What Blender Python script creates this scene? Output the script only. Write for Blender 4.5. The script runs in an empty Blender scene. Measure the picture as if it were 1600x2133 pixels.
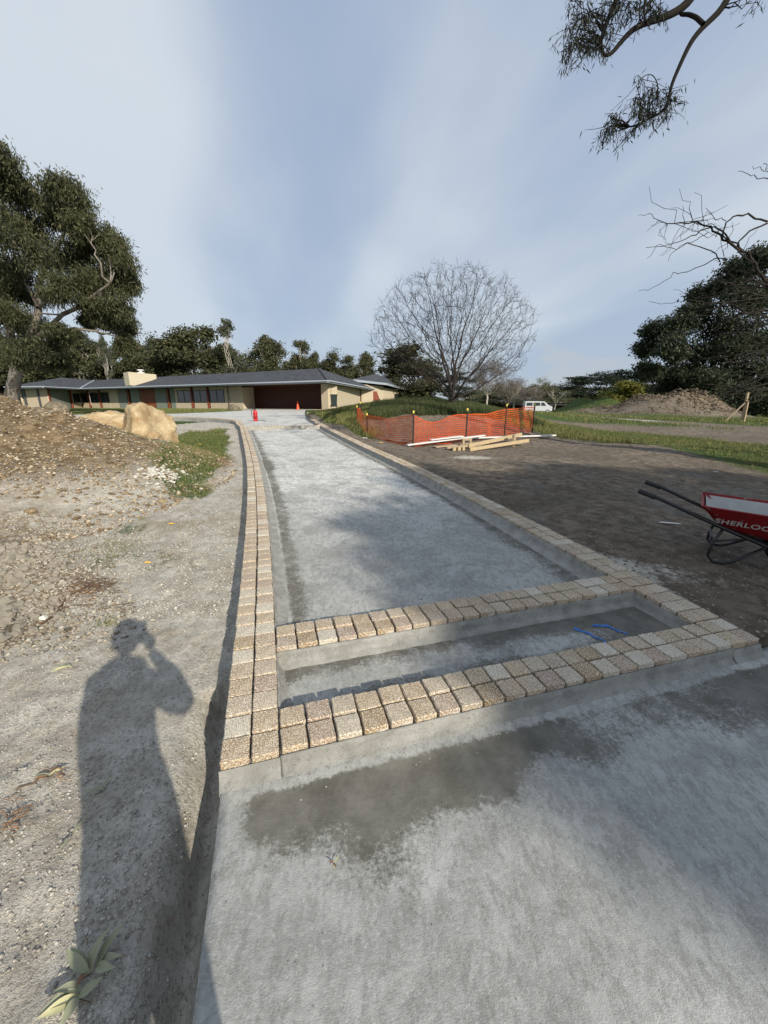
import bpy, bmesh, math, random
import numpy as np
from mathutils import Vector, Matrix
R = math.radians
rng = np.random.default_rng(7)
random.seed(7)
scene = bpy.context.scene
col = scene.collection

# ---------------------------------------------------------------- camera, sky, sun
FPX, EYE, PITCH = 801.0, 1.5, R(15.8)
cam = bpy.data.cameras.new('camera')
cam.sensor_fit = 'VERTICAL'; cam.sensor_height = 24.0; cam.lens = 24.0 * FPX / 2133.0
cam.clip_start = 0.03; cam.clip_end = 3000
camo = bpy.data.objects.new('camera', cam); col.objects.link(camo)
camo.location = (0, 0, EYE); camo.rotation_euler = (R(90) - PITCH, 0, 0)
scene.camera = camo

SUN_AZ, SUN_EL = R(145), R(27)           # azimuth clockwise from +Y
world = bpy.data.worlds.new('World'); scene.world = world; world.use_nodes = True
wn = world.node_tree.nodes; wl = world.node_tree.links; wn.clear()
def N(t, **k):
    n = wn.new(t)
    for a, b in k.items(): setattr(n, a, b)
    return n
sky = N('ShaderNodeTexSky', sky_type='NISHITA', sun_disc=False, sun_elevation=SUN_EL, sun_rotation=SUN_AZ)
sky.air_density = 1.0; sky.dust_density = 1.2; sky.ozone_density = 1.5
tc = N('ShaderNodeTexCoord'); sep = N('ShaderNodeSeparateXYZ'); wl.new(tc.outputs['Generated'], sep.inputs[0])
def M(op, a, b=None, clamp=False):
    n = N('ShaderNodeMath', operation=op); n.use_clamp = clamp
    for i, v in enumerate((a, b)):
        if v is None: continue
        if isinstance(v, (int, float)): n.inputs[i].default_value = v
        else: wl.new(v, n.inputs[i])
    return n.outputs[0]
zz = M('ADD', M('MAXIMUM', sep.outputs['Z'], 0.0), 0.22)
cx = M('DIVIDE', sep.outputs['X'], zz); cy = M('DIVIDE', sep.outputs['Y'], zz)
comb = N('ShaderNodeCombineXYZ'); wl.new(M('MULTIPLY', cx, 0.62), comb.inputs[0]); wl.new(M('ADD', M('MULTIPLY', cy, 0.30), M('MULTIPLY', cx, 0.18)), comb.inputs[1])
n1 = N('ShaderNodeTexNoise'); n1.inputs['Scale'].default_value = 1.15; n1.inputs['Detail'].default_value = 3; n1.inputs['Roughness'].default_value = .45
n1.inputs['Distortion'].default_value = 0.35
wl.new(comb.outputs[0], n1.inputs['Vector'])
n2 = N('ShaderNodeTexNoise'); n2.inputs['Scale'].default_value = 3.2; n2.inputs['Detail'].default_value = 6; n2.inputs['Roughness'].default_value = .5
wl.new(comb.outputs[0], n2.inputs['Vector'])
cl = M('ADD', M('MULTIPLY', n1.outputs[0], 0.8), M('MULTIPLY', n2.outputs[0], 0.2))
mr = N('ShaderNodeMapRange', interpolation_type='SMOOTHSTEP'); wl.new(cl, mr.inputs[0])
mr.inputs[1].default_value = 0.40; mr.inputs[2].default_value = 0.58; mr.inputs[3].default_value = 0.0; mr.inputs[4].default_value = 1.0
# thin high cloud veil: blue-grey where thick and shaded, pale where thin
ramp = N('ShaderNodeMixRGB'); ramp.inputs[1].default_value = (4.3, 5.3, 7.1, 1); ramp.inputs[2].default_value = (7.7, 8.4, 9.1, 1)
wl.new(mr.outputs[0], ramp.inputs[0])
hz = N('ShaderNodeMapRange'); wl.new(sep.outputs['Z'], hz.inputs[0])
hz.inputs[1].default_value = 0.0; hz.inputs[2].default_value = 0.5; hz.inputs[3].default_value = .55; hz.inputs[4].default_value = 0.0
mixh = N('ShaderNodeMixRGB'); wl.new(hz.outputs[0], mixh.inputs[0]); wl.new(ramp.outputs[0], mixh.inputs[1]); mixh.inputs[2].default_value = (5.5, 6.6, 7.8, 1)
# a low cumulus bank near the horizon
n3 = N('ShaderNodeTexNoise'); n3.inputs['Scale'].default_value = 6; n3.inputs['Detail'].default_value = 7
mp3 = N('ShaderNodeMapping'); mp3.inputs['Scale'].default_value = (1, 1, 2.2); wl.new(tc.outputs['Generated'], mp3.inputs[0]); wl.new(mp3.outputs[0], n3.inputs['Vector'])
lowc = N('ShaderNodeMapRange', interpolation_type='SMOOTHSTEP'); wl.new(M('SUBTRACT', n3.outputs[0], M('MULTIPLY', sep.outputs['Z'], 2.6)), lowc.inputs[0])
lowc.inputs[1].default_value = 0.22; lowc.inputs[2].default_value = 0.32
mixl = N('ShaderNodeMixRGB'); wl.new(M('MULTIPLY', lowc.outputs[0], .7), mixl.inputs[0]); wl.new(mixh.outputs[0], mixl.inputs[1]); mixl.inputs[2].default_value = (5.6, 6.1, 6.7, 1)
mixs = N('ShaderNodeMixRGB'); mixs.inputs[0].default_value = 0.88; wl.new(sky.outputs[0], mixs.inputs[1]); wl.new(mixl.outputs[0], mixs.inputs[2])
bg = N('ShaderNodeBackground'); bg.inputs['Strength'].default_value = 0.084; wl.new(mixs.outputs[0], bg.inputs[0])
wo = N('ShaderNodeOutputWorld'); wl.new(bg.outputs[0], wo.inputs[0])

sun = bpy.data.lights.new('sun', 'SUN'); sun.energy = 5.0; sun.angle = R(0.5); sun.color = (1.0, 0.915, 0.775)
suno = bpy.data.objects.new('sun', sun); col.objects.link(suno)
SDIR = Vector((math.sin(SUN_AZ) * math.cos(SUN_EL), math.cos(SUN_AZ) * math.cos(SUN_EL), math.sin(SUN_EL)))
suno.rotation_euler = SDIR.to_track_quat('Z', 'Y').to_euler(); suno.location = (20, -28, 30)

scene.view_settings.view_transform = 'Standard'; scene.view_settings.look = 'None'
scene.view_settings.exposure = 0.15; scene.view_settings.gamma = 1.0; scene.view_settings.use_curve_mapping = False
scene.render.engine = 'CYCLES'
scene.cycles.max_bounces = 5; scene.cycles.transparent_max_bounces = 8

# ---------------------------------------------------------------- helpers
CP, SP = math.cos(PITCH), math.sin(PITCH)
def ray(px, py):
    x = (px - 800) / FPX; y = (1066.5 - py) / FPX
    return np.array([x, CP + y * SP, -SP + y * CP])
def at(px, py, Y):                      # surveyed point: direction measured in the photograph, distance Y metres ahead
    r = ray(px, py); t = Y / r[1]
    return np.array([0, 0, EYE]) + r * t
def onz(px, py, z):
    r = ray(px, py); return np.array([0, 0, EYE]) + r * ((z - EYE) / r[2])

def _h(ix, iy, seed):
    n = (ix * 374761393 + iy * 668265263 + int(seed) * 982451653) & 0xFFFFFFFF
    n = ((n ^ (n >> 13)) * 1274126177) & 0xFFFFFFFF
    n = n ^ (n >> 16)
    return (n & 0xFFFFFF) / float(0xFFFFFF)
def vnoise(x, y, seed=0):
    x = np.asarray(x, float); y = np.asarray(y, float)
    xi = np.floor(x).astype(np.int64); yi = np.floor(y).astype(np.int64)
    fx = x - xi; fy = y - yi; fx = fx * fx * (3 - 2 * fx); fy = fy * fy * (3 - 2 * fy)
    a = _h(xi, yi, seed); b = _h(xi + 1, yi, seed); c = _h(xi, yi + 1, seed); d = _h(xi + 1, yi + 1, seed)
    return a + (b - a) * fx + (c - a) * fy + (a - b - c + d) * fx * fy
def fbm(x, y, oct=4, seed=0, gain=.5):
    s = 0; a = 1; t = 0
    for i in range(oct):
        s = s + a * vnoise(np.asarray(x) * 2 ** i + 17.3 * i, np.asarray(y) * 2 ** i - 9.1 * i, seed + i); t += a; a *= gain
    return s / t
def sstep(a, b, x):
    t = np.clip((np.asarray(x, float) - a) / (b - a), 0, 1); return t * t * (3 - 2 * t)

def tag(o, label=None, cat=None, group=None, kind=None):
    if label: o['label'] = label
    if cat: o['category'] = cat
    if group: o['group'] = group
    if kind: o['kind'] = kind
    return o
def empty(name, loc, label=None, cat=None, group=None, rz=0):
    o = bpy.data.objects.new(name, None); col.objects.link(o); o.location = loc; o.rotation_euler = (0, 0, rz)
    o.empty_display_size = .2
    return tag(o, label, cat, group)
def mesh_np(name, V, Fq=None, Ft=None, mat=None, smooth=False):
    V = np.asarray(V, np.float32).reshape(-1, 3); me = bpy.data.meshes.new(name)
    loops = []; starts = []; tot = 0; ls = []
    if Fq is not None and len(Fq):
        Fq = np.asarray(Fq, np.int32); loops.append(Fq.ravel()); starts.append(np.arange(len(Fq)) * 4); tot = len(Fq) * 4
    if Ft is not None and len(Ft):
        Ft = np.asarray(Ft, np.int32); loops.append(Ft.ravel()); starts.append(tot + np.arange(len(Ft)) * 3)
    L = np.concatenate(loops).astype(np.int32); S = np.concatenate(starts).astype(np.int32)
    me.vertices.add(len(V)); me.vertices.foreach_set('co', V.ravel())
    me.loops.add(len(L)); me.loops.foreach_set('vertex_index', L)
    me.polygons.add(len(S)); me.polygons.foreach_set('loop_start', S)
    if smooth: me.polygons.foreach_set('use_smooth', np.ones(len(S), bool))
    me.update(calc_edges=True); me.validate()
    if mat: me.materials.append(mat)
    return me
def link(name, me, parent=None, loc=(0, 0, 0), rot=(0, 0, 0), mat=None):
    o = bpy.data.objects.new(name, me); col.objects.link(o); o.location = loc; o.rotation_euler = rot
    if parent is not None: o.parent = parent
    return o
class MB:                                # collects simple solids, builds ONE mesh object
    def __init__(s): s.bm = bmesh.new()
    def box(s, c, size, rot=None, bev=0.0):
        r = bmesh.ops.create_cube(s.bm, size=1.0); vs = r['verts']
        bmesh.ops.scale(s.bm, vec=size, verts=vs)
        if bev > 0:
            es = list({e for v in vs for e in v.link_edges})
            b = bmesh.ops.bevel(s.bm, geom=es, offset=bev, segments=1, affect='EDGES', profile=.5)
            vs = list({v for f in b['faces'] for v in f.verts} | {v for v in vs if v.is_valid})
        if rot is not None: bmesh.ops.rotate(s.bm, cent=(0, 0, 0), matrix=rot, verts=vs)
        bmesh.ops.translate(s.bm, vec=c, verts=vs)
        return s
    def bar(s, a, b, w, h, bev=0.0, up=(0, 0, 1)):
        a = Vector(a); b = Vector(b); d = b - a; L = d.length; d.normalize()
        u = Vector(up); side = d.cross(u)
        if side.length < 1e-4: side = d.cross(Vector((0, 1, 0)))
        side.normalize(); u2 = side.cross(d)
        m = Matrix((side, d, u2)).transposed()
        return s.box((a + b) / 2, (w, L, h), m, bev)
    def tube(s, pts, rad, seg=8, caps=True):
        pts = [Vector(p) for p in pts]; n = len(pts)
        rad = [rad] * n if isinstance(rad, (int, float)) else rad
        rings = []; prev = None
        for i, p in enumerate(pts):
            d = (pts[min(i + 1, n - 1)] - pts[max(i - 1, 0)]).normalized()
            if prev is None: a = d.orthogonal().normalized()
            else:
                a = prev - d * prev.dot(d)
                a = a.normalized() if a.length > 1e-5 else d.orthogonal().normalized()
            prev = a; b = d.cross(a)
            rings.append([s.bm.verts.new(p + (a * math.cos(2 * math.pi * k / seg) + b * math.sin(2 * math.pi * k / seg)) * rad[i]) for k in range(seg)])
        for i in range(n - 1):
            for k in range(seg):
                f = s.bm.faces.new((rings[i][k], rings[i][(k + 1) % seg], rings[i + 1][(k + 1) % seg], rings[i + 1][k])); f.smooth = True
        if caps: s.bm.faces.new(rings[0][::-1]); s.bm.faces.new(rings[-1])
        return s
    def lathe(s, prof, seg=20, loc=(0, 0, 0), axis=None):
        rings = []; loc = Vector(loc); m = axis or Matrix.Identity(3)
        for (r, z) in prof:
            rings.append([s.bm.verts.new(loc + m @ Vector((r * math.cos(2 * math.pi * k / seg), r * math.sin(2 * math.pi * k / seg), z))) for k in range(seg)])
        for i in range(len(prof) - 1):
            for k in range(seg):
                f = s.bm.faces.new((rings[i][k], rings[i][(k + 1) % seg], rings[i + 1][(k + 1) % seg], rings[i + 1][k])); f.smooth = True
        s.bm.faces.new(rings[0][::-1]); s.bm.faces.new(rings[-1])
        return s
    def poly(s, pts):
        return s.bm.faces.new([s.bm.verts.new(p) for p in pts])
    def prism(s, pts, d):                # extrude polygon pts by vector d
        d = Vector(d); a = [s.bm.verts.new(p) for p in pts]; b = [s.bm.verts.new(Vector(p) + d) for p in pts]
        s.bm.faces.new(a[::-1]); s.bm.faces.new(b); n = len(a)
        for i in range(n): s.bm.faces.new((a[i], a[(i + 1) % n], b[(i + 1) % n], b[i]))
        return s
    def build(s, name, mat, parent=None):
        bmesh.ops.recalc_face_normals(s.bm, faces=s.bm.faces)
        me = bpy.data.meshes.new(name); s.bm.to_mesh(me); s.bm.free(); me.materials.append(mat)
        return link(name, me, parent)

# ---- materials
def new_mat(name, rough=.9, spec=.25):
    m = bpy.data.materials.new(name); m.use_nodes = True
    b = m.node_tree.nodes['Principled BSDF']; b.inputs['Roughness'].default_value = rough; b.inputs['Specular IOR Level'].default_value = spec
    return m, m.node_tree.nodes, m.node_tree.links, b
class MT:                                # small node builder
    def __init__(s, name, rough=.9, spec=.25, coord='Object'):
        s.m, s.n, s.l, s.b = new_mat(name, rough, spec)
        s.tc = s.n.new('ShaderNodeTexCoord'); s.co = s.tc.outputs[coord]
    def noise(s, scale, detail=4, rough=.55, vec=None, dist=0, stretch=None, w=0):
        n = s.n.new('ShaderNodeTexNoise'); n.inputs['Scale'].default_value = scale; n.inputs['Detail'].default_value = detail
        n.inputs['Roughness'].default_value = rough; n.inputs['Distortion'].default_value = dist
        v = vec or s.co
        if stretch or w:
            mp = s.n.new('ShaderNodeMapping'); mp.inputs['Scale'].default_value = stretch or (1, 1, 1); mp.inputs['Location'].default_value = (w, w * .7, w * .3); s.l.new(v, mp.inputs[0]); v = mp.outputs[0]
        s.l.new(v, n.inputs['Vector']); return n.outputs[0]
    def voro(s, scale, feature='F1', out='Distance', vec=None):
        n = s.n.new('ShaderNodeTexVoronoi'); n.feature = feature; n.inputs['Scale'].default_value = scale
        s.l.new(vec or s.co, n.inputs['Vector']); return n.outputs[out]
    def rng(s, v, a, b, c=0, d=1, smooth=True):
        n = s.n.new('ShaderNodeMapRange'); n.interpolation_type = 'SMOOTHSTEP' if smooth else 'LINEAR'
        s.l.new(v, n.inputs[0]); n.inputs[1].default_value = a; n.inputs[2].default_value = b; n.inputs[3].default_value = c; n.inputs[4].default_value = d
        return n.outputs[0]
    def mix(s, f, a, b, mode='MIX'):
        n = s.n.new('ShaderNodeMixRGB'); n.blend_type = mode
        for i, v in enumerate((f, a, b)):
            if isinstance(v, (int, float)): n.inputs[i].default_value = v
            elif isinstance(v, tuple): n.inputs[i].default_value = (*v[:3], 1)
            else: s.l.new(v, n.inputs[i])
        return n.outputs[0]
    def math(s, op, a, b=0.0, clamp=False):
        n = s.n.new('ShaderNodeMath'); n.operation = op; n.use_clamp = clamp
        for i, v in enumerate((a, b)):
            if isinstance(v, (int, float)): n.inputs[i].default_value = v
            else: s.l.new(v, n.inputs[i])
        return n.outputs[0]
    def attr(s, name, out='Color'):
        n = s.n.new('ShaderNodeAttribute'); n.attribute_name = name; return n.outputs[out]
    def sep(s, c):
        n = s.n.new('ShaderNodeSeparateColor'); s.l.new(c, n.inputs[0]); return n.outputs
    def color(s, c):
        if isinstance(c, tuple): s.b.inputs['Base Color'].default_value = (*c[:3], 1)
        else: s.l.new(c, s.b.inputs['Base Color'])
        return s
    def bump(s, h, strength=.4, dist=.01):
        n = s.n.new('ShaderNodeBump'); n.inputs['Strength'].default_value = strength; n.inputs['Distance'].default_value = dist
        s.l.new(h, n.inputs['Height']); s.l.new(n.outputs[0], s.b.inputs['Normal']); return s
    def roughness(s, v): s.l.new(v, s.b.inputs['Roughness']); return s
    def objrand(s):
        n = s.n.new('ShaderNodeObjectInfo'); return n.outputs['Random']
    def island(s):
        n = s.n.new('ShaderNodeNewGeometry'); return n.outputs['Random Per Island']
    def ramp(s, v, stops, const=False):
        n = s.n.new('ShaderNodeValToRGB'); s.l.new(v, n.inputs[0]); e = n.color_ramp.elements
        if const: n.color_ramp.interpolation = 'CONSTANT'
        e[0].position = stops[0][0]; e[0].color = (*stops[0][1], 1); e[1].position = stops[1][0]; e[1].color = (*stops[1][1], 1)
        for p, c in stops[2:]:
            q = e.new(p); q.color = (*c, 1)
        return n.outputs[0]
def simple(name, c, rough=.7, spec=.3, var=.15, scale=8, bump=0, metal=0):
    t = MT(name, rough, spec)
    n = t.noise(scale, 4)
    t.color(t.mix(n, tuple(x * (1 - var) for x in c), tuple(min(1, x * (1 + var)) for x in c)))
    if bump: t.bump(t.noise(scale * 4, 4), bump, .01)
    t.b.inputs['Metallic'].default_value = metal
    return t.m

# ground: masks R grass, G pale dust, B clay
t = MT('ground_soil', .95, .15)
msk = t.sep(t.attr('mask'))
big = t.noise(.9, 5, .6); mid = t.noise(7, 5, .6); fine = t.noise(60, 4, .7); vfine = t.noise(260, 3, .6)
soil = t.mix(t.rng(mid, .35, .68), (.095, .075, .056), (.24, .20, .155))
soil = t.mix(t.rng(fine, .45, .72, 0, .7), soil, (.28, .24, .195)); soil = t.mix(t.rng(t.noise(.55, 4, .6, w=5), .45, .62, 0, .5), soil, (.115, .095, .072))
soil = t.mix(t.rng(big, .56, .68, 0, .5), soil, (.17, .17, .16))
dust = t.mix(t.rng(mid, .3, .7), (.43, .40, .34), (.63, .60, .53))
dust = t.mix(t.rng(t.noise(1.9, 6, .7, w=3), .46, .66, 0, .6), dust, (.34, .275, .20)); dust = t.mix(t.rng(t.noise(22, 5, .75, w=8), .50, .66, 0, .5), dust, (.26, .225, .18))
dust = t.mix(t.rng(fine, .48, .68, 0, .65), dust, (.19, .17, .14))
dust = t.mix(t.rng(vfine, .62, .75, 0, .5), dust, (.66, .64, .60))
clay = t.mix(t.rng(mid, .35, .65), (.13, .09, .048), (.27, .20, .12))
clay = t.mix(t.rng(fine, .52, .7, 0, .6), clay, (.38, .31, .21))
clay = t.mix(t.rng(big, .55, .7, 0, .5), clay, (.36, .35, .31))
gr = t.mix(t.rng(mid, .3, .7), (.028, .052, .012), (.075, .115, .03))
gr = t.mix(t.rng(fine, .5, .7, 0, .5), gr, (.14, .13, .06))
jit = t.math('MULTIPLY', t.math('SUBTRACT', t.noise(14, 5, .65), .5), .9)
def thr(m, lo=.35, hi=.65): return t.rng(t.math('ADD', m, jit), lo, hi)
c = t.mix(thr(msk[1]), soil, dust); c = t.mix(thr(msk[2]), c, clay); c = t.mix(thr(msk[0]), c, gr)
t.color(c)
t.bump(t.math('ADD', t.math('MULTIPLY', fine, 1.0), t.math('ADD', t.math('MULTIPLY', vfine, .5), mid)), 1.0, .018)
M_GROUND = t.m

# slab: attribute damp: R damp, G paler concrete, increasing up the drive
def slab_mat(name):
    t = MT(name, .85, .3)
    d = t.sep(t.attr('mask'))
    big = t.noise(1.3, 5, .6, dist=.4); mid = t.noise(6, 6, .65); fine = t.noise(45, 5, .7); vf = t.noise(220, 3, .6)
    streak = t.noise(9, 6, .7, stretch=(1, .22, 1), dist=1.2); streak2 = t.noise(16, 5, .7, stretch=(.25, 1, 1), dist=1.8, w=4)
    base = t.mix(t.rng(big, .3, .72), (.285, .288, .272), (.43, .435, .415))
    base = t.mix(t.rng(d[1], 0, 1), base, t.mix(t.rng(mid, .3, .7), (.58, .575, .54), (.78, .775, .735)))
    base = t.mix(t.rng(t.noise(1.7, 7, .68, w=6, dist=.9), .46, .64, 0, .55), base, (.195, .195, .185))
    base = t.mix(t.rng(t.noise(5, 7, .75, w=12), .45, .70, 0, .45), base, (.46, .465, .45))
    base = t.mix(t.rng(t.noise(8, 7, .78, w=15, dist=.8), .46, .66, 0, .5), base, (.235, .23, .215))
    base = t.mix(t.rng(t.noise(26, 6, .8, w=2, stretch=(1, .5, 1)), .44, .62, 0, .6), base, (.18, .178, .165))
    base = t.mix(t.rng(t.noise(70, 4, .8, w=4), .50, .68, 0, .45), base, (.50, .50, .48))
    base = t.mix(t.rng(streak, .56, .74, 0, .22), base, (.52, .53, .51))
    base = t.mix(t.rng(streak2, .60, .70, 0, .14), base, (.52, .53, .51))
    wv = t.n.new('ShaderNodeTexVoronoi'); wv.feature = 'DISTANCE_TO_EDGE'; wv.inputs['Scale'].default_value = 3.2
    dv = t.n.new('ShaderNodeMixRGB'); dv.inputs[0].default_value = .25; t.l.new(t.co, dv.inputs[1])
    nn = t.n.new('ShaderNodeTexNoise'); nn.inputs['Scale'].default_value = 3; nn.inputs['Detail'].default_value = 4; t.l.new(t.co, nn.inputs['Vector']); t.l.new(nn.outputs['Color'], dv.inputs[2])
    t.l.new(dv.outputs[0], wv.inputs['Vector'])
    hair = t.math('MULTIPLY', t.rng(wv.outputs['Distance'], .0, .010, 1, 0), t.rng(t.noise(2.5, 3, w=9), .52, .66, 0, .10))
    base = t.mix(hair, base, (.66, .67, .65))
    pits = t.rng(t.voro(30), .06, .12, 1, 0); pits = t.math('MULTIPLY', pits, t.rng(t.noise(5, 3, w=3), .45, .6, 0, .8))
    base = t.mix(pits, base, (.10, .10, .095))
    dm = t.math('ADD', d[0], t.math('ADD', t.math('MULTIPLY', t.math('SUBTRACT', t.noise(7, 7, .8), .5), 1.3), t.math('MULTIPLY', t.math('SUBTRACT', t.noise(60, 4, .7, w=7), .5), .9)))
    wet = t.mix(t.rng(mid, .3, .7), (.088, .083, .068), (.165, .158, .135))
    f = t.rng(dm, .36, .74, 0, .95)
    t.color(t.mix(f, base, wet))
    t.bump(t.math('ADD', t.math('MULTIPLY', vf, .6), t.math('ADD', fine, t.math('MULTIPLY', mid, .8))), .6, .005)
    return t.m
M_SLAB = slab_mat('slab_concrete')
t = MT('mortar', .9, .2)
mo = t.mix(t.rng(t.noise(9, 5), .3, .7), (.26, .257, .235), (.37, .367, .342))
mo = t.mix(t.rng(t.noise(50, 5, .7), .55, .7, 0, .55), mo, (.12, .12, .10)); t.color(mo)
t.bump(t.math('ADD', t.noise(70, 6, .75), t.math('MULTIPLY', t.noise(14, 4, .6), 1.5)), 1.0, .012); M_MORTAR = t.m
# granite setts
t = MT('granite', .8, .35)
tint = t.ramp(t.objrand(), [(0, (.33, .225, .135)), (.16, (.41, .305, .185)), (.34, (.30, .20, .145)), (.5, (.43, .35, .25)), (.64, (.28, .175, .07)), (.74, (.40, .31, .21)), (.9, (.52, .47, .38))])
sp = t.noise(150, 3, .6); sp2 = t.noise(210, 3, .6, w=5)
g = t.mix(t.rng(sp, .46, .60, 0, .85), tint, (.72, .66, .54)); g = t.mix(t.rng(sp2, .50, .60, 0, .85), g, (.10, .07, .05)); g = t.mix(t.rng(t.noise(5, 5, .75, w=20), .60, .72, 0, .7), g, (.62, .60, .55))
g = t.mix(t.rng(t.noise(14, 4, .7), .55, .75, 0, .35), g, (.78, .76, .70))
t.color(g); t.bump(t.noise(150, 4, .7), .5, .003); M_GRAN = t.m

# ---------------------------------------------------------------- driveway frame
_yy = np.array([-6, -3, 0, 1.43, 2.19, 2.91, 4.18, 5.73, 7.02, 9.02, 10.33, 12.46, 14.46, 16.5]); _xx = np.array([1.55, .73, -.095, -.49, -.685, -.90, -1.31, -1.84, -2.28, -3.0, -3.50, -4.30, -5.04, -5.79])
_pf = np.polyfit(_yy, _xx, 4)
def xl(y):
    y = np.asarray(y, float); yc = np.clip(y, -6, 16.5)
    return np.polyval(_pf, yc) + (y - yc) * np.polyval(np.polyder(_pf), yc)
def dxl(y): return np.polyval(np.polyder(_pf), np.clip(y, -6, 16.5))
def frame(x, y):                         # -> (y0, u): foot on the left inner edge and lateral distance
    x = np.asarray(x, float); y = np.asarray(y, float); y0 = y.copy()
    for _ in range(6):
        d = dxl(y0); L = np.sqrt(1 + d * d); tx, ty = d / L, 1 / L
        y0 = y0 + ((x - xl(y0)) * tx + (y - y0) * ty) * ty
    d = dxl(y0); L = np.sqrt(1 + d * d)
    return y0, ((x - xl(y0)) * (1 / L) - (y - y0) * d / L)
KT = np.array([1.2, 2, 3, 5, 7, 9, 10.5, 12.5, 14.5, 16, 19, 38, 60]); KZ = np.array([.108, .160, .208, .297, .362, .425, .495, .605, .72, .745, .775, .985, .985])
def ztop(y0): return np.interp(y0, KT, KZ)
def zslab(y0): return np.where(np.asarray(y0) < 1.2, 0.0, ztop(np.maximum(y0, 1.2)) - .12 + .022 * np.clip(2.3 - np.asarray(y0), 0, 1))
_ty = np.arange(-6, 17, .01); _tx = xl(_ty); _ts = np.concatenate([[0], np.cumsum(np.hypot(np.diff(_ty), np.diff(_tx)))]); _ts -= np.interp(1.265, _ty, _ts)
def P(s, u):                             # point at arclength s (0 = front edge of the paving edge), lateral u from the left inner edge
    y0 = np.interp(s, _ts, _ty); x0 = xl(y0); d = dxl(y0); L = np.sqrt(1 + d * d)
    return np.stack([x0 + u / L, y0 - u * d / L, np.broadcast_to(y0, np.shape(x0 + u))], -1)
W, SW = 2.622, .234
S_C2 = .655; S_FAR = float(np.interp(13.95, _ty, _ts))

# ---------------------------------------------------------------- terrain heights
def tps_fit(pts):
    p = np.array(pts, float); X = p[:, :2]; n = len(X)
    r2 = ((X[:, None] - X[None]) ** 2).sum(-1); K = .5 * r2 * np.log(r2 + 1e-9) + np.eye(n) * .6
    A = np.zeros((n + 3, n + 3)); A[:n, :n] = K; A[:n, n] = 1; A[:n, n + 1:] = X; A[n, :n] = 1; A[n + 1:, :n] = X.T
    w = np.linalg.solve(A, np.concatenate([p[:, 2], [0, 0, 0]])); return X, w
def tps_eval(fit, x, y):
    X, w = fit; n = len(X); out = np.full(np.shape(x), w[n]) + w[n + 1] * x + w[n + 2] * y
    for i in range(n):
        r2 = (x - X[i, 0]) ** 2 + (y - X[i, 1]) ** 2; out = out + w[i] * .5 * r2 * np.log(r2 + 1e-9)
    return out
Rc = [tuple(at(*q)) for q in [(860, 931, 11), (770, 911, 13), (1108, 906, 13.5), (960, 937, 10.5), (1155, 912, 14), (745, 848, 20), (700, 856, 25), (820, 852, 17), (940, 858, 16), (1050, 866, 17),
      (1110, 880, 18), (1300, 868, 31), (1200, 864, 45), (1500, 880, 24), (1600, 905, 17), (1600, 1000, 7.5), (1590, 1200, 2.95), (1470, 1165, 3.2), (1250, 1000, 6.5), (1400, 930, 11), (1110, 950, 9.5), (1110, 861, 70), (1300, 856, 80), (1500, 870, 32), (690, 880, 18.0)]]
Rc += [(x, y, z) for x, y, z in [(150, 150, -1), (0, 150, -.4), (150, 0, -.6), (60, -60, 0), (3, -5, 0), (10, -5, 0), (60, 30, .0), (8, 1, .08), (-4, 37, .92), (4, 50, 1.0), (5, 36, 1.1), (12, 60, .6)]]
for yy in (1.3, 2, 3, 4.5, 6, 8, 10, 12, 14):
    q = P(np.interp(yy, _ty, _ts), W + SW + .05); Rc.append((q[0], q[1], float(ztop(yy)) - .035))
Rc += [(-3.3, 18.0, .74), (-4.6, 24, .80), (-5.4, 28, .85), (-6.6, 34.5, .93)]
Lc = [tuple(at(*q)) for q in [(380, 960, 8.2), (350, 1052, 5.2), (330, 905, 12.5), (450, 888, 15.5), (250, 862, 30), (150, 857, 35), (60, 862, 30)]]
Lc += [(-2, 1.5, -.06), (-1.2, .5, -.10), (-3, 3, 0), (-2.3, 2.5, -.03), (-2, 4, .06), (-8, 9, .25), (-12, 14, .5), (-10, 4, .05), (-10, -5, 0), (-30, -30, 0), (-40, 55, .86), (-22, 46, .86), (-10, 40, .86), (-80, 60, .9), (-60, 10, .6), (-60, 150, .9), (0, 150, .6),
       (-8, 21, .57), (-12, 20.5, .58), (-18, 22, .66), (-12, 25, .70), (-20, 36, .82)]
for yy in (1.3, 2, 3, 4.5, 6, 8, 10, 12, 14):
    q = P(np.interp(yy, _ty, _ts), -SW - .06); Lc.append((q[0], q[1], float(ztop(yy)) - np.interp(yy, [1.3, 4, 8, 12], [.20, .17, .19, .21])))
for yy in (-4, -2, 0):
    q = P(np.interp(yy, _ty, _ts), -SW - .1); Lc.append((q[0], q[1], -.11))
fR = tps_fit(Rc); fL = tps_fit(Lc)
APRON = [(-5.45, 15.2), (-6.1, 16.9), (-7.1, 18.5), (-8.6, 19.9), (-10.6, 21.0), (-13, 21.7), (-18, 22.3), (-30, 22.6), (-30, 25), (-16, 26.6), (-14, 30.5), (-12.2, 38.0), (-12.6, 41.9), (-6.6, 38.9), (-7.2, 37.2), (-6.9, 35), (-5.55, 28), (-4.6, 23.5), (-3.45, 18.6), (-2.6, 15.6)]
def in_poly(x, y, poly):
    inside = np.zeros(np.shape(x), bool); n = len(poly)
    for i in range(n):
        x1, y1 = poly[i]; x2, y2 = poly[(i + 1) % n]
        c = ((y1 > y) != (y2 > y)) & (x < (x2 - x1) * (y - y1) / (y2 - y1 + 1e-12) + x1); inside ^= c
    return inside
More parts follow.
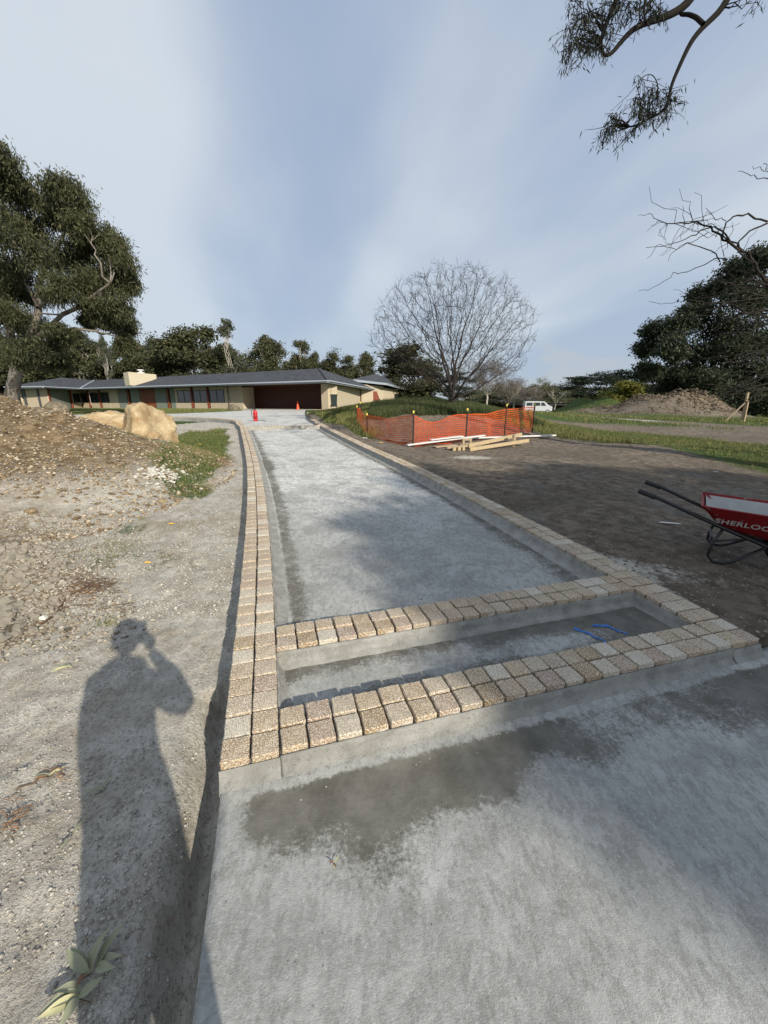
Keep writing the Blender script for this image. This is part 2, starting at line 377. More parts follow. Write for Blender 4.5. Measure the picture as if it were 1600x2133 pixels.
def mound(x, y, cx, cy, rx, ry, h, rot=0, p=1.6):
    dx, dy = x - cx, y - cy; a = dx * math.cos(rot) + dy * math.sin(rot); b = -dx * math.sin(rot) + dy * math.cos(rot)
    r = np.sqrt((a / rx) ** 2 + (b / ry) ** 2); return h * np.clip(1 - r, 0, None) ** p * (1 + .0 * r)
def ground_z(x, y, detail=True):
    x = np.asarray(x, float); y = np.asarray(y, float)
    y0, u = frame(x, y)
    l = tps_eval(fL, x, y); r = tps_eval(fR, x, y)
    far = sstep(90, 170, np.hypot(x, y)); l = l * (1 - far) + .3 * far; r = r * (1 - far) - .8 * far
    side = sstep(-.1, W + .1, u); wide = sstep(0, 40, np.hypot(x, y) - 40)
    side = np.where(y > 20, sstep(-1 - 30 * wide, 3 + 30 * wide, u), side)
    z = l * (1 - side) + r * side
    ondrive = (u > -.24) & (u < W + .24)
    nz = (fbm(x * 3, y * 3, 4, 3) - .5)
    if detail:
        lm = (1 - side)
        z = z + nz * (.05 * lm + .05 * side) * sstep(.25, .7, np.where(u < 0, -u, u - W))
        z = z + (fbm(x * 11, y * 11, 5, 9, .68) - .5) * .052 * np.where(u < -.24, 1, .6) * (np.hypot(x, y) < 25) * sstep(.24, .34, np.where(u < 0, -u, u - W))
        z = z - .05 * sstep(.55, .75, fbm(x * 1.2 + 5, y * 1.2, 3, 21)) * (u > W + .3) * (y < 30) * .6
    # rubble heap left
    md = mound(x, y, -8.8, 7.0, 5.7, 4.9, 2.08, -.25, 1.2) + mound(x, y, -6.0, 7.2, 2.4, 1.5, .12, 0, 1.2) + mound(x, y, -3.9, 3.3, 1.6, 1.0, .16)
    rough = 1 + (fbm(x * 2.2, y * 2.2, 5, 31) - .5) * .5
    z = z + md * rough
    # earth heaps right
    for (px, D, rx, ry, h) in [(1410, 34, 5.6, 4.0, 2.05), (1465, 33, 3.2, 3.2, .75), (1330, 36, 3.0, 3.0, 1.3), (1215, 46, 4.2, 4, 2.1), (1268, 42, 4.4, 4, 2.1), (1250, 38, 4, 3, .9)]:
        q = at(px, 860, D); z = z + mound(x, y, q[0], q[1], rx, ry, h, 0, 1.2) * (1 + (fbm(x * 1.3, y * 1.3, 4, 77) - .5) * .5)
    # trench beside the slab
    z = z - .17 * np.exp(-((u + SW + .08 + .03 * (fbm(y * 2.5, y * 0, 2, 8) - .5)) / .075) ** 2) * (y0 < 1.9)
    under = ((u > -.20) & (u < W + .20) & (y0 > 1.1) & (y0 < 17)) | ((y0 < 1.3) & (u > -.20) & (u < 11) & (y > -7))
    z = np.where(under, zslab(y0) - .16, z)
    ap = in_poly(x, y, APRON); z = np.where(ap, zslab(y0) - .10, z)
    return z
def gz(x, y): return float(ground_z(np.array([x]), np.array([y]), False)[0])

def lin(a, b, st): return np.arange(a, b, st)
def grow(a, b, s0, k):
    o = [a]; s = s0
    while o[-1] < b: o.append(o[-1] + s); s *= k
    return np.array(o)
ux = np.concatenate([-grow(3.6, 500, .05, 1.06)[::-1], lin(-3.57, -.34, .026), lin(-.34, -.16, .02), lin(-.16, 2.7, .35), lin(2.7, 3.1, .03), lin(3.1, 5, .05), grow(5, 500, .07, 1.06)])
uy = np.concatenate([-grow(1.5, 200, .4, 1.25)[::-1], lin(-1.3, .2, .15), lin(.2, 4.2, .026), grow(4.2, 700, .045, 1.022)])
UX, UY = np.meshgrid(ux, uy); X = xl(UY) + UX
X = np.where(np.abs(UX) > 60, UX + xl(np.clip(UY, -20, 40)), X)
Z = ground_z(X, UY)
ny, nx = X.shape
idx = np.arange(nx * ny).reshape(ny, nx)
F = np.stack([idx[:-1, :-1], idx[:-1, 1:], idx[1:, 1:], idx[1:, :-1]], -1).reshape(-1, 4)
me = mesh_np('ground', np.stack([X, UY, Z], -1), F, mat=M_GROUND, smooth=True)
# masks
y0, u = frame(X, UY); x, y = X, UY
n5 = fbm(x * .8, y * .8, 4, 51) - .5
right = u > W / 2
grass = np.zeros_like(x); dustm = np.zeros_like(x); claym = np.zeros_like(x)
def blob(cx, cy, rx, ry, p=1.0, rot=0):
    dx, dy = x - cx, y - cy; a = dx * math.cos(rot) + dy * math.sin(rot); b = -dx * math.sin(rot) + dy * math.cos(rot)
    return np.exp(-(((a / rx) ** 2 + (b / ry) ** 2) ** p))
# left
dustm = np.where(~right, 1.0 - .75 * blob(-8.4, 6.9, 5.0, 3.6, 2), dustm)
claym = np.where(~right, 1.1 * blob(-8.4, 7.4, 4.6, 2.9, 1.4, -.2) + .55 * blob(-2.9, 2.7, .8, .7) + .5 * blob(-4.2, 3.6, 1.2, 1.0) + .35 * blob(-2.0, 4.6, .9, 1.5), claym)
gl = 1.15 * blob(-5.2, 11.6, 1.5, 3.2, 1.3, .35) + .95 * blob(-3.75, 7.6, .75, 2.2, 1, .35) + .35 * blob(-3.0, 4.3, .4, .35) + .35 * blob(-2.45, 3.7, .35, .25)
gl = gl + sstep(22.8, 24.5, y) * (x < -6) + sstep(13, 16, y) * (x < -9) * 1.0
gl = gl * (1 - sstep(-1.0, -.35, u) * .9)
grass = np.where(~right, gl + (fbm(x * 1.7, y * 1.2, 5, 53) - .5) * 1.1, grass)
# right
a0 = at(1110, 880, 17); b0 = at(1600, 965, 9)
def seg_d(p, q):
    px_, py_ = p[0], p[1]; dx, dy = q[0] - px_, q[1] - py_; t_ = np.clip(((x - px_) * dx + (y - py_) * dy) / (dx * dx + dy * dy), 0, 1)
    return np.hypot(x - px_ - t_ * dx, y - py_ - t_ * dy)
g1 = np.exp(-(seg_d(at(1050, 878, 18), at(1330, 905, 14.5)) / 2.7) ** 4) + np.exp(-(seg_d(at(1330, 905, 14.5), at(1760, 965, 9.3)) / 2.3) ** 4) + .8 * np.exp(-(seg_d(at(1480, 935, 10.5), at(1800, 1010, 6.8)) / .9) ** 2)
bank = sstep(15.2, 17, y - .25 * x) * (x < 7.5) + blob(-1.2, 13.5, 1.1, 2.2, 1, .3) * 1.0
bank = bank * sstep(.25, .8, u - W - SW)
road = np.exp(-(seg_d(at(1150, 866, 32), at(1330, 878, 25)) / 1.2) ** 4) + np.exp(-(seg_d(at(1330, 878, 25), at(1800, 903, 17.5)) / 1.4) ** 4)
farg = sstep(16, 24, y - .0 * x) * (x > 3)
gr_ = np.clip(g1 + bank + farg * .85, 0, 1.1) * (1 - .95 * np.clip(road, 0, 1)) + n5 * .5
moundm = sum(blob(at(p_, 860, D_)[0], at(p_, 860, D_)[1], rx_, ry_, 2) for p_, D_, rx_, ry_ in [(1410, 34, 5.2, 3.6), (1465, 33, 3.2, 2.6), (1330, 36, 3, 2.5), (1250, 38, 3.5, 2.5)])
grass = np.where(right, gr_ * (1 - moundm * .85), grass)
dustm = np.where(right, .34 * road + .55 * blob(at(1350, 1190, 2.9)[0], 3.05, .9, .3, 1, -.3) + .75 * blob(at(985, 955, 9)[0], 9.0, .7, .5) + .45 * np.exp(-((u - W - SW) / .12) ** 2), dustm)
claym = np.where(right, moundm * .25 + .0 * x, claym)
dry = blob(-3.9, 8.6, .6, 1.2, 1, .35)
claym = np.where(~right, claym + dry * .7, claym)
ca = me.color_attributes.new('mask', 'FLOAT_COLOR', 'POINT')
rgba = np.stack([np.clip(grass, 0, 1.2), np.clip(dustm, 0, 1), np.clip(claym, 0, 1), np.ones_like(x)], -1).astype(np.float32)
ca.data.foreach_set('color', rgba.ravel())
tag(link('ground', me), kind='structure')
GRASSFN = (x.copy(), y.copy(), grass.copy())

# ---------------------------------------------------------------- concrete slabs
def slab_mesh(name, S, U, damp_fn, bright_fn, drop=.14, zoff=0):
    SS, UU = np.meshgrid(S, U, indexing='ij'); p = P(SS, UU); y0 = p[..., 2]; x = p[..., 0]; y = p[..., 1]
    z = zslab(y0) + zoff + (fbm(x * 5, y * 5, 3, 5) - .5) * .004
    n, m = SS.shape; V = np.stack([x, y, z], -1).reshape(-1, 3); id_ = np.arange(n * m).reshape(n, m)
    F = [np.stack([id_[:-1, :-1], id_[1:, :-1], id_[1:, 1:], id_[:-1, 1:]], -1).reshape(-1, 4)]
    per = np.concatenate([id_[0, :], id_[1:, -1], id_[-1, -2::-1], id_[-2:0:-1, 0]])
    low = V[per].copy(); low[:, 2] -= drop; low[:, :2] += (rng.random((len(per), 2)) - .5) * .012
    k = len(V); V = np.concatenate([V, low]); j = np.arange(len(per)); jn = (j + 1) % len(per)
    F.append(np.stack([per[j], per[jn], k + jn, k + j], -1)); F = np.concatenate(F)
    me = mesh_np(name, V, F, mat=M_SLAB)
    dm = np.concatenate([damp_fn(SS, UU).ravel(), np.zeros(len(per))]); br = np.concatenate([bright_fn(SS, UU).ravel(), np.zeros(len(per))])
    a = me.color_attributes.new('mask', 'FLOAT_COLOR', 'POINT')
    a.data.foreach_set('color', np.stack([dm, br, dm * 0, dm * 0 + 1], -1).astype(np.float32).ravel())
    return tag(link(name, me), kind='structure')
S0 = np.concatenate([lin(-6, -2.5, .25), lin(-2.5, .05, .04)]); U0 = np.concatenate([lin(-SW, 4.2, .04), grow(4.2, 10, .08, 1.15)])
wob = lambda s, u: (fbm(u * 1.6, s * 1.6, 4, 61) - .5)
def damp0(s, u):
    d = .95 * sstep(-.44, -.14, s + wob(s, u) * .5 + .07 * u) * (1 - .35 * sstep(1.15, 1.6, u) * (1 - sstep(2.3, 2.6, u)))
    d = d * (.55 + .6 * vnoise(u * 1.3, s * 0, 12)) * (1 - sstep(-.10, -.07, s) * .9) + .55 * np.exp(-(((u - .35) / .25) ** 2 + ((s + .42) / .22) ** 2)) + .3 * np.exp(-(((u - 2.1) / .4) ** 2 + ((s + 1.2) / .3) ** 2))
    return d * sstep(-.234, -.08, u)
slab_mesh('driveway_apron_slab', S0, U0, damp0, lambda s, u: 0 * s)
S1 = np.concatenate([lin(.05, 3, .035), lin(3, 15.1, .09), [15.1]]); U1 = np.arange(-SW, W + SW + .01, .045)
def damp1(s, u):
    tr = (s < .75)
    e = np.minimum(u, W - u)
    d = np.exp(-((np.clip(u - .17, 0, 9)) / (.09 + .10 * vnoise(s * .9, s * 0, 5))) ** 2) * .66 + np.exp(-((np.clip(W - u - .13, 0, 9)) / (.11 + .12 * vnoise(s * 1.1, s * 0, 8))) ** 2) * .72
    d = d * np.where((u < .12) | (u > W - .08), .25, 1)
    d2 = .88 - .75 * np.exp(-(((u - .55 - (s - .45) * 1.0) / .75) ** 2 + ((s - .43) / .13) ** 2)) - .55 * np.exp(-(((u - 1.7) / .5) ** 2 + ((s - .40) / .08) ** 2))
    d2 = d2 + (fbm(u * 3, s * 3, 4, 71) - .5) * .5
    big = .35 * sstep(.5, .72, fbm(s * .35 + 3, u * .5, 3, 44)) * (s > 2)
    return np.where(tr, d2, d + big)
slab_mesh('driveway_slab', S1, U1, damp1, lambda s, u: sstep(1.0, 5.5, s) * (.75 + .6 * wob(s, u)))
# far apron
bm = bmesh.new(); vs = [bm.verts.new((a, b, 0)) for a, b in APRON]; f = bm.faces.new(vs)
bmesh.ops.triangulate(bm, faces=[f]); bmesh.ops.subdivide_edges(bm, edges=bm.edges[:], cuts=5, use_grid_fill=True)
for v in bm.verts:
    a, _ = frame(np.array([v.co.x]), np.array([v.co.y])); v.co.z = float(zslab(a)[0]) + (0.0 if v.co.y < 38 else 0)
r_ = bmesh.ops.extrude_face_region(bm, geom=bm.faces[:])
for v in [g for g in r_['geom'] if isinstance(g, bmesh.types.BMVert)]: v.co.z -= .08
bmesh.ops.recalc_face_normals(bm, faces=bm.faces)
me = bpy.data.meshes.new('far_apron'); bm.to_mesh(me); bm.free(); me.materials.append(M_SLAB)
a = me.color_attributes.new('mask', 'FLOAT_COLOR', 'POINT'); vv = np.zeros(len(me.vertices) * 3, np.float32); me.vertices.foreach_get('co', vv); vv = vv.reshape(-1, 3)
dd = .42 * sstep(.5, .7, fbm(vv[:, 0] * .25, vv[:, 1] * .9, 4, 14)); a.data.foreach_set('color', np.stack([dd, dd * 0 + 1, dd * 0, dd * 0 + 1], -1).astype(np.float32).ravel())
tag(link('turning_area_slab', me), kind='structure')

# ---------------------------------------------------------------- granite sett edging
def sett_mesh(i):
    r = random.Random(40 + i); bm = bmesh.new(); bmesh.ops.create_cube(bm, size=1)
    bmesh.ops.scale(bm, vec=(.110, .110, .055), verts=bm.verts); bmesh.ops.translate(bm, vec=(0, 0, -.0275), verts=bm.verts)
    es = [e for e in bm.edges if max(v.co.z for v in e.verts) > -.01]
    bmesh.ops.bevel(bm, geom=es, offset=.0045, segments=1, affect='EDGES')
    es = [e for e in bm.edges if e.calc_length() > .06]
    bmesh.ops.subdivide_edges(bm, edges=es, cuts=2, use_grid_fill=True)
    for v in bm.verts:
        v.co.x += r.uniform(-.0016, .0016); v.co.y += r.uniform(-.0016, .0016); v.co.z += r.uniform(-.0011, .0011)
        if v.co.z > -.01 and (abs(v.co.x) > .045 or abs(v.co.y) > .045): v.co.z -= r.random() * .002
    for f in bm.faces: f.smooth = False
    me = bpy.data.meshes.new('sett'); bm.to_mesh(me); bm.free(); me.materials.append(M_GRAN); return me
SETTS = [sett_mesh(i) for i in range(10)]
# low-poly far sett
bm = bmesh.new(); bmesh.ops.create_cube(bm, size=1); bmesh.ops.scale(bm, vec=(.108, .108, .055), verts=bm.verts); bmesh.ops.translate(bm, vec=(0, 0, -.0275), verts=bm.verts)
SFAR_V = np.array([v.co[:] for v in bm.verts]); SFAR_F = np.array([[v.index for v in f.verts] for f in bm.faces]); bm.free()
def resample(pts, step):
    p = np.array(pts, float); d = np.concatenate([[0], np.cumsum(np.hypot(*np.diff(p[:, :2], axis=0).T))]); s = np.arange(step / 2, d[-1], step)
    q = np.stack([np.interp(s, d, p[:, k]) for k in range(3)], -1); e = .03
    q2 = np.stack([np.interp(s + e, d, p[:, k]) for k in range(3)], -1); q1 = np.stack([np.interp(s - e, d, p[:, k]) for k in range(3)], -1)
    t = q2 - q1; t /= np.linalg.norm(t, axis=1)[:, None]; return q, t
def sweep(path, prof, nz=.006, seed=0):
    q, t = resample(path, .03); n = len(q); m = len(prof)
    q0 = np.array(path[0], float); q = np.concatenate([[q0], q, [np.array(path[-1], float)]]); t = np.concatenate([[t[0]], t, [t[-1]]]); n += 2
    side = np.stack([t[:, 1], -t[:, 0], 0 * t[:, 0]], -1); side /= np.linalg.norm(side, axis=1)[:, None]
    V = np.zeros((n, m, 3))
    for k, (a, b) in enumerate(prof): V[:, k] = q + side * a + np.array([0, 0, b])
    ns = (fbm(np.arange(n)[:, None] * .35 + seed, np.arange(m)[None] * 1.7 + seed, 3, seed) - .5) * 2
    V[:, 1:-1] += (side[:, None] * ns[:, 1:-1, None] + np.array([0, 0, .5]) * ns[:, 1:-1, None]) * nz
    id_ = np.arange(n * m).reshape(n, m); F = np.stack([id_[:-1, :-1], id_[1:, :-1], id_[1:, 1:], id_[:-1, 1:]], -1).reshape(-1, 4)
    V2 = V.reshape(-1, 3); caps = []
    return V2, F, [list(id_[0]), list(id_[-1][::-1])]
def edging(name, label, path, prof, seed, limit=300, rows=(-.0585, .0585), lonely=None):
    root = empty(name, tuple(path[0][:3]), label, 'stone edging', 'granite sett edgings of the driveway')
    o0 = Vector(path[0][:3])
    V, F, caps = sweep(path, prof, .009, seed); V = V - np.array(o0)
    bmx = bmesh.new(); vs = [bmx.verts.new(v) for v in V]
    for f in F: bmx.faces.new([vs[i] for i in f]).smooth = True
    for c_ in caps: bmx.faces.new([vs[i] for i in c_])
    bmesh.ops.recalc_face_normals(bmx, faces=bmx.faces)
    me = bpy.data.meshes.new('mortar_bed'); bmx.to_mesh(me); bmx.free(); me.materials.append(M_MORTAR); link('mortar_bed', me, root)
    Lp_ = float(np.hypot(*np.diff(np.array(path)[:, :2], axis=0).T).sum()); q, t = resample(path, Lp_ / round(Lp_ / .1178) + 1e-7); r = random.Random(seed); cnt = 0; extra = []
    for i in range(len(q)):
        yaw = math.atan2(-t[i][0], t[i][1]); pit = math.atan2(t[i][2], math.hypot(t[i][0], t[i][1]))
        for row in rows:
            loc = Vector(q[i]) + Vector((math.cos(yaw), math.sin(yaw), 0)) * (row + r.uniform(-.0015, .0015) + (.0012 if row > 0 else -.0012)) + Vector((0, 0, r.uniform(-.004, .004)))
            rot = (pit + r.uniform(-.02, .02), r.uniform(-.02, .02), yaw + r.uniform(-.028, .028) + r.choice([0, 0, math.pi / 2, math.pi]))
            if rot[2] - yaw > 1 and abs(pit) > .02: rot = (rot[0], rot[1], yaw)
            if cnt < limit:
                s_ = link('sett', SETTS[r.randrange(10)], root, loc - o0, rot); s_.scale = (r.uniform(.975, 1.015), r.uniform(.965, 1.02), 1); cnt += 1
            else:
                m = Matrix.Translation(loc - o0) @ Matrix.Rotation(yaw, 4, 'Z') @ Matrix.Rotation(pit, 4, 'X'); m = np.array(m)
                extra.append(SFAR_V @ m[:3, :3].T + m[:3, 3])
    if extra:
        E_ = np.concatenate(extra); Fx = np.concatenate([SFAR_F + 8 * k for k in range(len(extra))])
        o = link('sett_row', mesh_np('sett_row', E_, Fx, mat=M_GRAN), root); tag(o, kind='stuff')
    return root
def pth(s0, s1, u, extra=()):
    o = []
    for s in np.arange(s0, s1 + 1e-6, .1):
        q = P(s, u); o.append((q[0], q[1], float(ztop(q[2]))))
    for (a, b) in extra:
        y_, _ = frame(np.array([a]), np.array([b])); o.append((a, b, float(ztop(y_[0]))))
    return o
h = .117
def smoothpath(p, n=3):
    p = np.array(p); k = len(p)
    d = np.concatenate([[0], np.cumsum(np.hypot(*np.diff(p[:, :2], axis=0).T))]); s = np.arange(0, d[-1], .1); q = np.stack([np.interp(s, d, p[:, j]) for j in range(3)], -1)
    for _ in range(12):
        q[1:-1] = (q[:-2] + q[1:-1] * 2 + q[2:]) / 4
    return [tuple(v) for v in q]
PROF_L = [(-.128, -.34), (-.122, -.06), (-.119, -.042), (0, -.044), (.116, -.044), (.1175, -.028), (.125, -.034), (.130, -.07), (.142, -.099), (.165, -.110), (.20, -.117), (.235, -.128), (.24, -.3)]
PROF_R = [(-a, b) for a, b in PROF_L[::-1]]
left_path = smoothpath(pth(0, 13.7, -h, [(-5.66, 15.4), (-6.15, 16.7), (-7.0, 18.3), (-8.5, 19.8), (-10.5, 21.0), (-13, 21.7), (-17, 22.2)]))
right_path = smoothpath(pth(0, 14.6, W + h, [(-2.75, 16.6), (-3.4, 18.8), (-4.45, 23.5), (-5.35, 28), (-6.6, 34.6), (-6.6, 35.8), (-6.2, 36.6), (-5.2, 37.2), (-3, 37.8)]))
edging('stone_edging', 'long wavy two-row granite edging along the left side of the driveway', left_path, PROF_L, 1)
edging('stone_edging', 'straight two-row granite edging along the right side of the driveway, towards the cone', right_path, PROF_R, 2)
def cross(s0, label, seed, n0, n1):
    a = P(s0 + h, 0.002); b = P(s0 + h, W - .002); z = float(ztop(a[2]))
    p = [(a[0], a[1], z), (b[0], b[1], z)]
    # side (right of travel) is towards the viewer
    prof = [(-.24, -.3), (-.20, -.128), (-.128, -.10), (-.119, -.042), (.116, -.044), (.1175, -.029), (.124, -.033), (.127, -.056), (.130, -.078), (.134, -.093), (.146, -.101), (.160, -.108), (.172, -.122), (.18, -.3)]
    if n0 == 'flush': prof = [(-.21, -.3), (-.19, -.115), (-.128, -.08), (-.119, -.035)] + prof[4:]
    return edging('stone_edging', label, p, prof, seed)
cross(0, 'nearest two-row granite band across the driveway in the foreground', 3, '', '')
cross(S_C2, 'second two-row granite band across the driveway, behind the wet trough', 4, 'flush', '')
cross(S_FAR, 'far two-row granite band across the driveway by the red extinguisher', 5, '', '')
# skirts where the side edgings end at the front: mortar toe
m = MB()
for (ua, ub) in ((-SW - .005, .0), (W + .0, W + SW + .005)):
    a = P(0, ua); b = P(0, ub); a2 = P(-.05, ua); b2 = P(-.05, ub)
    m.prism([(a[0], a[1], -.05), (a[0], a[1], .078), (a2[0] * .35 + a[0] * .65, a2[1] * .35 + a[1] * .65, .035), (a2[0], a2[1], .004), (a2[0], a2[1], -.05)], (b[0] - a[0], b[1] - a[1], 0))
tag(m.build('mortar_toe', M_MORTAR), kind='structure')
# ---------------------------------------------------------------- house
zf = .87
M_BRICK = simple('cream_brick', (.50, .425, .31), .9, .2, .12, 3, .3)
M_SHING = None
t = MT('roof_shingle', .9, .2); sh = t.mix(t.rng(t.noise(2.5, 5), .3, .7), (.040, .044, .052), (.075, .08, .092)); t.color(t.mix(t.rng(t.noise(22, 3, stretch=(1, 1, 3)), .55, .7, 0, .4), sh, (.10, .105, .115))); t.bump(t.noise(18, 3), .5, .02); M_SHING = t.m
M_FASC = simple('fascia_metal', (.30, .34, .39), .45, .5, .06, 2)
M_SOFF = simple('soffit', (.20, .17, .14), .8, .2)
M_REDW = simple('red_timber', (.22, .058, .034), .55, .35, .25, 6)
M_DOOR = simple('door_timber', (.20, .062, .025), .5, .4, .3, 5)
M_GRNP = simple('grey_green_cladding', (.20, .225, .19), .8, .2, .12, 4)
M_GLASS = simple('window_glass', (.035, .045, .05), .06, .8, .2, 1)
M_FRAME = simple('window_frame', (.07, .075, .08), .5, .4)
M_WHITE = simple('white_frame', (.62, .62, .60), .5, .4, .05)
M_GAR = simple('garage_door_timber', (.060, .018, .012), .6, .3, .25, 4)
M_PAVE = simple('brick_step', (.24, .17, .11), .9, .2)
e_ = np.array([-.888, .460]); n_ = np.array([-.460, -.888])
W1 = np.array([-6.09, 38.5])
def hit(px, A, d):                       # where the sight line at px crosses the facade line A + d*t
    r = ray(px, 835)[:2]; m = np.array([[r[0], -d[0]], [r[1], -d[1]]]); k = np.linalg.solve(m, A); return A + d * k[1]
def zat(px, py, q): r = ray(px, py); return EYE + r[2] * q[1] / r[1]
house = empty('house', (-20, 45, zf), 'long low cream brick house with grey hipped roof and dark double garage', 'house')
H0_ = Vector((-20, 45, zf))
def hb(fn, name, mat, parent=house, off=H0_):
    m = MB(); fn(m); bmesh.ops.translate(m.bm, vec=-off, verts=m.bm.verts); return m.build(name, mat, parent)
TOPW = 3.25
def wallseg(name, mat, A, B, z0, z1, th=.22, out=0.0, parent=house, nrm=None):
    A = np.array(A); B = np.array(B); d = (B - A) / np.linalg.norm(B - A); nn = np.array([d[1], -d[0]])
    if nn @ (-A) < 0: nn = -nn           # towards the viewer
    A2 = A + nn * out; B2 = B + nn * out; b = -nn * th
    def f(m): m.prism([(A2[0], A2[1], z0), (B2[0], B2[1], z0), (B2[0] + b[0], B2[1] + b[1], z0), (A2[0] + b[0], A2[1] + b[1], z0)], (0, 0, z1 - z0))
    return hb(f, name, mat, parent)
def seg(pa, pb, A=W1, d=e_): return hit(pa, A, d), hit(pb, A, d)
BASE = .55
def window(pa, pb, A=W1, d=e_, z0=1.58, z1=2.95, frame=M_FRAME, split=2):
    a, b = seg(pa, pb, A, d); dd = (b - a); L = np.linalg.norm(dd); dd /= L; nn = np.array([dd[1], -dd[0]]); nn = nn if nn @ (-a) > 0 else -nn
    def f(m):
        w = .07
        for (z, ) in ((z0,), (z1 - w,)):
            m.prism([(*(a + nn * .04), z), (*(b + nn * .04), z), (*(b - nn * .06), z), (*(a - nn * .06), z)], (0, 0, w))
        for k in range(split + 1):
            c = a + dd * (L - w) * k / split
            m.prism([(*(c + nn * .03), z0 + w), (*(c + dd * w + nn * .03), z0 + w), (*(c + dd * w - nn * .05), z0 + w), (*(c - nn * .05), z0 + w)], (0, 0, z1 - z0 - 2 * w))
    o = hb(f, 'window', frame)
    for k in range(split):
        c = a + dd * ((L - .07) * k / split + .07); c2 = a + dd * (L - .07) * (k + 1) / split
        def g(m): m.prism([(*(c), z0 + .07), (*(c2), z0 + .07), (*(c2 - nn * .02), z0 + .07), (*(c - nn * .02), z0 + .07)], (0, 0, z1 - z0 - .14))
        p = hb(g, 'pane', M_GLASS, o)
    wallseg('wall', M_BRICK, a, b, BASE, z0 - .002); wallseg('wall', M_BRICK, a, b, z1 + .002, TOPW)
def post(px, A=W1, d=e_, mat=M_REDW, w=.17, z0=BASE, out=.12):
    q = hit(px, A, d); dd = d / np.linalg.norm(d); nn = np.array([dd[1], -dd[0]]); nn = nn if nn @ (-q) > 0 else -nn
    a = q - dd * w / 2; b = q + dd * w / 2
    def f(m): m.prism([(*(a + nn * out), z0), (*(b + nn * out), z0), (*(b - nn * .05), z0), (*(a - nn * .05), z0)], (0, 0, TOPW - z0 - .01))
    return hb(f, 'post', mat)
def wall(pa, pb, mat=M_BRICK, out=0, z0=BASE, name='wall'): a, b = seg(pa, pb); return wallseg(name, mat, a, b, z0, TOPW, out=out)
window(171, 183.5, split=1); post(186.5); window(189.5, 207); post(209.5); window(212, 228.5)
wall(229, 247)
def panel(pa, pb, A=W1, d=e_, name='cladding_panel'):
    a, b = seg(pa, pb, A, d); n = max(2, int(round(np.linalg.norm(b - a) / .28)))
    for k in range(n):
        p = a + (b - a) * k / n; q = a + (b - a) * (k + .94) / n
        wallseg('board', M_GRNP, p, q, BASE, TOPW, .06, .01)
    wallseg('wall', M_BRICK, a, b, BASE, TOPW, .1, -.08)
panel(247.5, 266); post(270, mat=M_DOOR, w=.3); panel(274, 292)
a, b = seg(293.5, 324)
for k in range(2):
    p = a + (b - a) * (k * .5); q = a + (b - a) * (k * .5 + .495)
    o = wallseg('door', M_DOOR, p, q, BASE, TOPW, .08, -.05)
    for j in range(3):
        pp = p + (q - p) * (.12 + .28 * j); qq = p + (q - p) * (.34 + .28 * j)
        wallseg('door_panel', M_DOOR, pp, qq, 1.05, 3.0, .04, -.02, parent=o, )
panel(325, 348); post(352, mat=M_DOOR, w=.3); panel(356, 366)
wall(366, 371); window(371.5, 399); post(401.5); window(404.5, 432.5); post(435); window(438, 468)
wall(468.5, 474)
# garage recess
gl_, gr2 = seg(506, 669.5); g0 = hit(474, W1, e_)
back = -n_ * 1.7
wallseg('wall', M_BRICK, g0, gl_, BASE, TOPW, .3)
def slab_wall(A, B, name='wall', mat=M_BRICK, z0=BASE, z1=TOPW, th=.2):
    A = np.array(A); B = np.array(B); d = (B - A) / np.linalg.norm(B - A); s = np.array([-d[1], d[0]]) * th / 2
    def f(m): m.prism([(*(A + s), z0), (*(B + s), z0), (*(B - s), z0), (*(A - s), z0)], (0, 0, z1 - z0))
    return hb(f, name, mat)
slab_wall(gl_ + e_ * .12 - n_ * .3, gl_ + back + e_ * .12); slab_wall(gr2 - e_ * .6 - n_ * .3, gr2 + back - e_ * .6)
for k in range(5):
    z0 = zf + .0 + k * .47; wallseg('garage_door_panel', M_GAR, gl_ + back, gr2 + back - e_ * .5, z0, z0 + .462, .06)
wallseg('wall', M_BRICK, gl_ + back, gr2 + back - e_ * .5, zf + 2.36, TOPW, .1)
wallseg('garage_lintel', M_GAR, gl_, gr2, 3.12, TOPW, .3)
def fl(m): m.prism([(*gl_, zf - .25), (*gr2, zf - .25), (*(gr2 + back), zf - .25), (*(gl_ + back), zf - .25)], (0, 0, .30))
hb(fl, 'garage_floor', M_MORTAR)
# right pier and long side wall
C1 = np.array([-5.0, 36.2]); I_ = at(169, 812, 55)[:2]; B1 = at(90, 808, 48.5)[:2]; B2 = at(11, 811, 50.3)[:2]; C2 = at(802, 816, 66)[:2]
pier = hit(684, W1, e_); wallseg('wall', M_BRICK, gr2 - e_ * .02, pier, BASE, TOPW, .35)
side_end = at(760, 835, 58)[:2]
slab_wall(pier - n_ * .2, side_end, z0=.3)
side2 = side_end + np.array([1.2, .5])
slab_wall(side_end, side2 + (.5, 3), mat=M_REDW, z0=.3)
m = MB(); a3 = at(770, 822, 56.5); b3 = at(788, 822, 56.5)
m.prism([(a3[0], a3[1], 1.5), (b3[0] + .4, b3[1], 1.5), (b3[0] - .2, b3[1], 3.1), (a3[0], a3[1], 3.1)], (0, .12, 0)); bmesh.ops.translate(m.bm, vec=-H0_, verts=m.bm.verts); m.build('screen_wall', M_REDW, house)
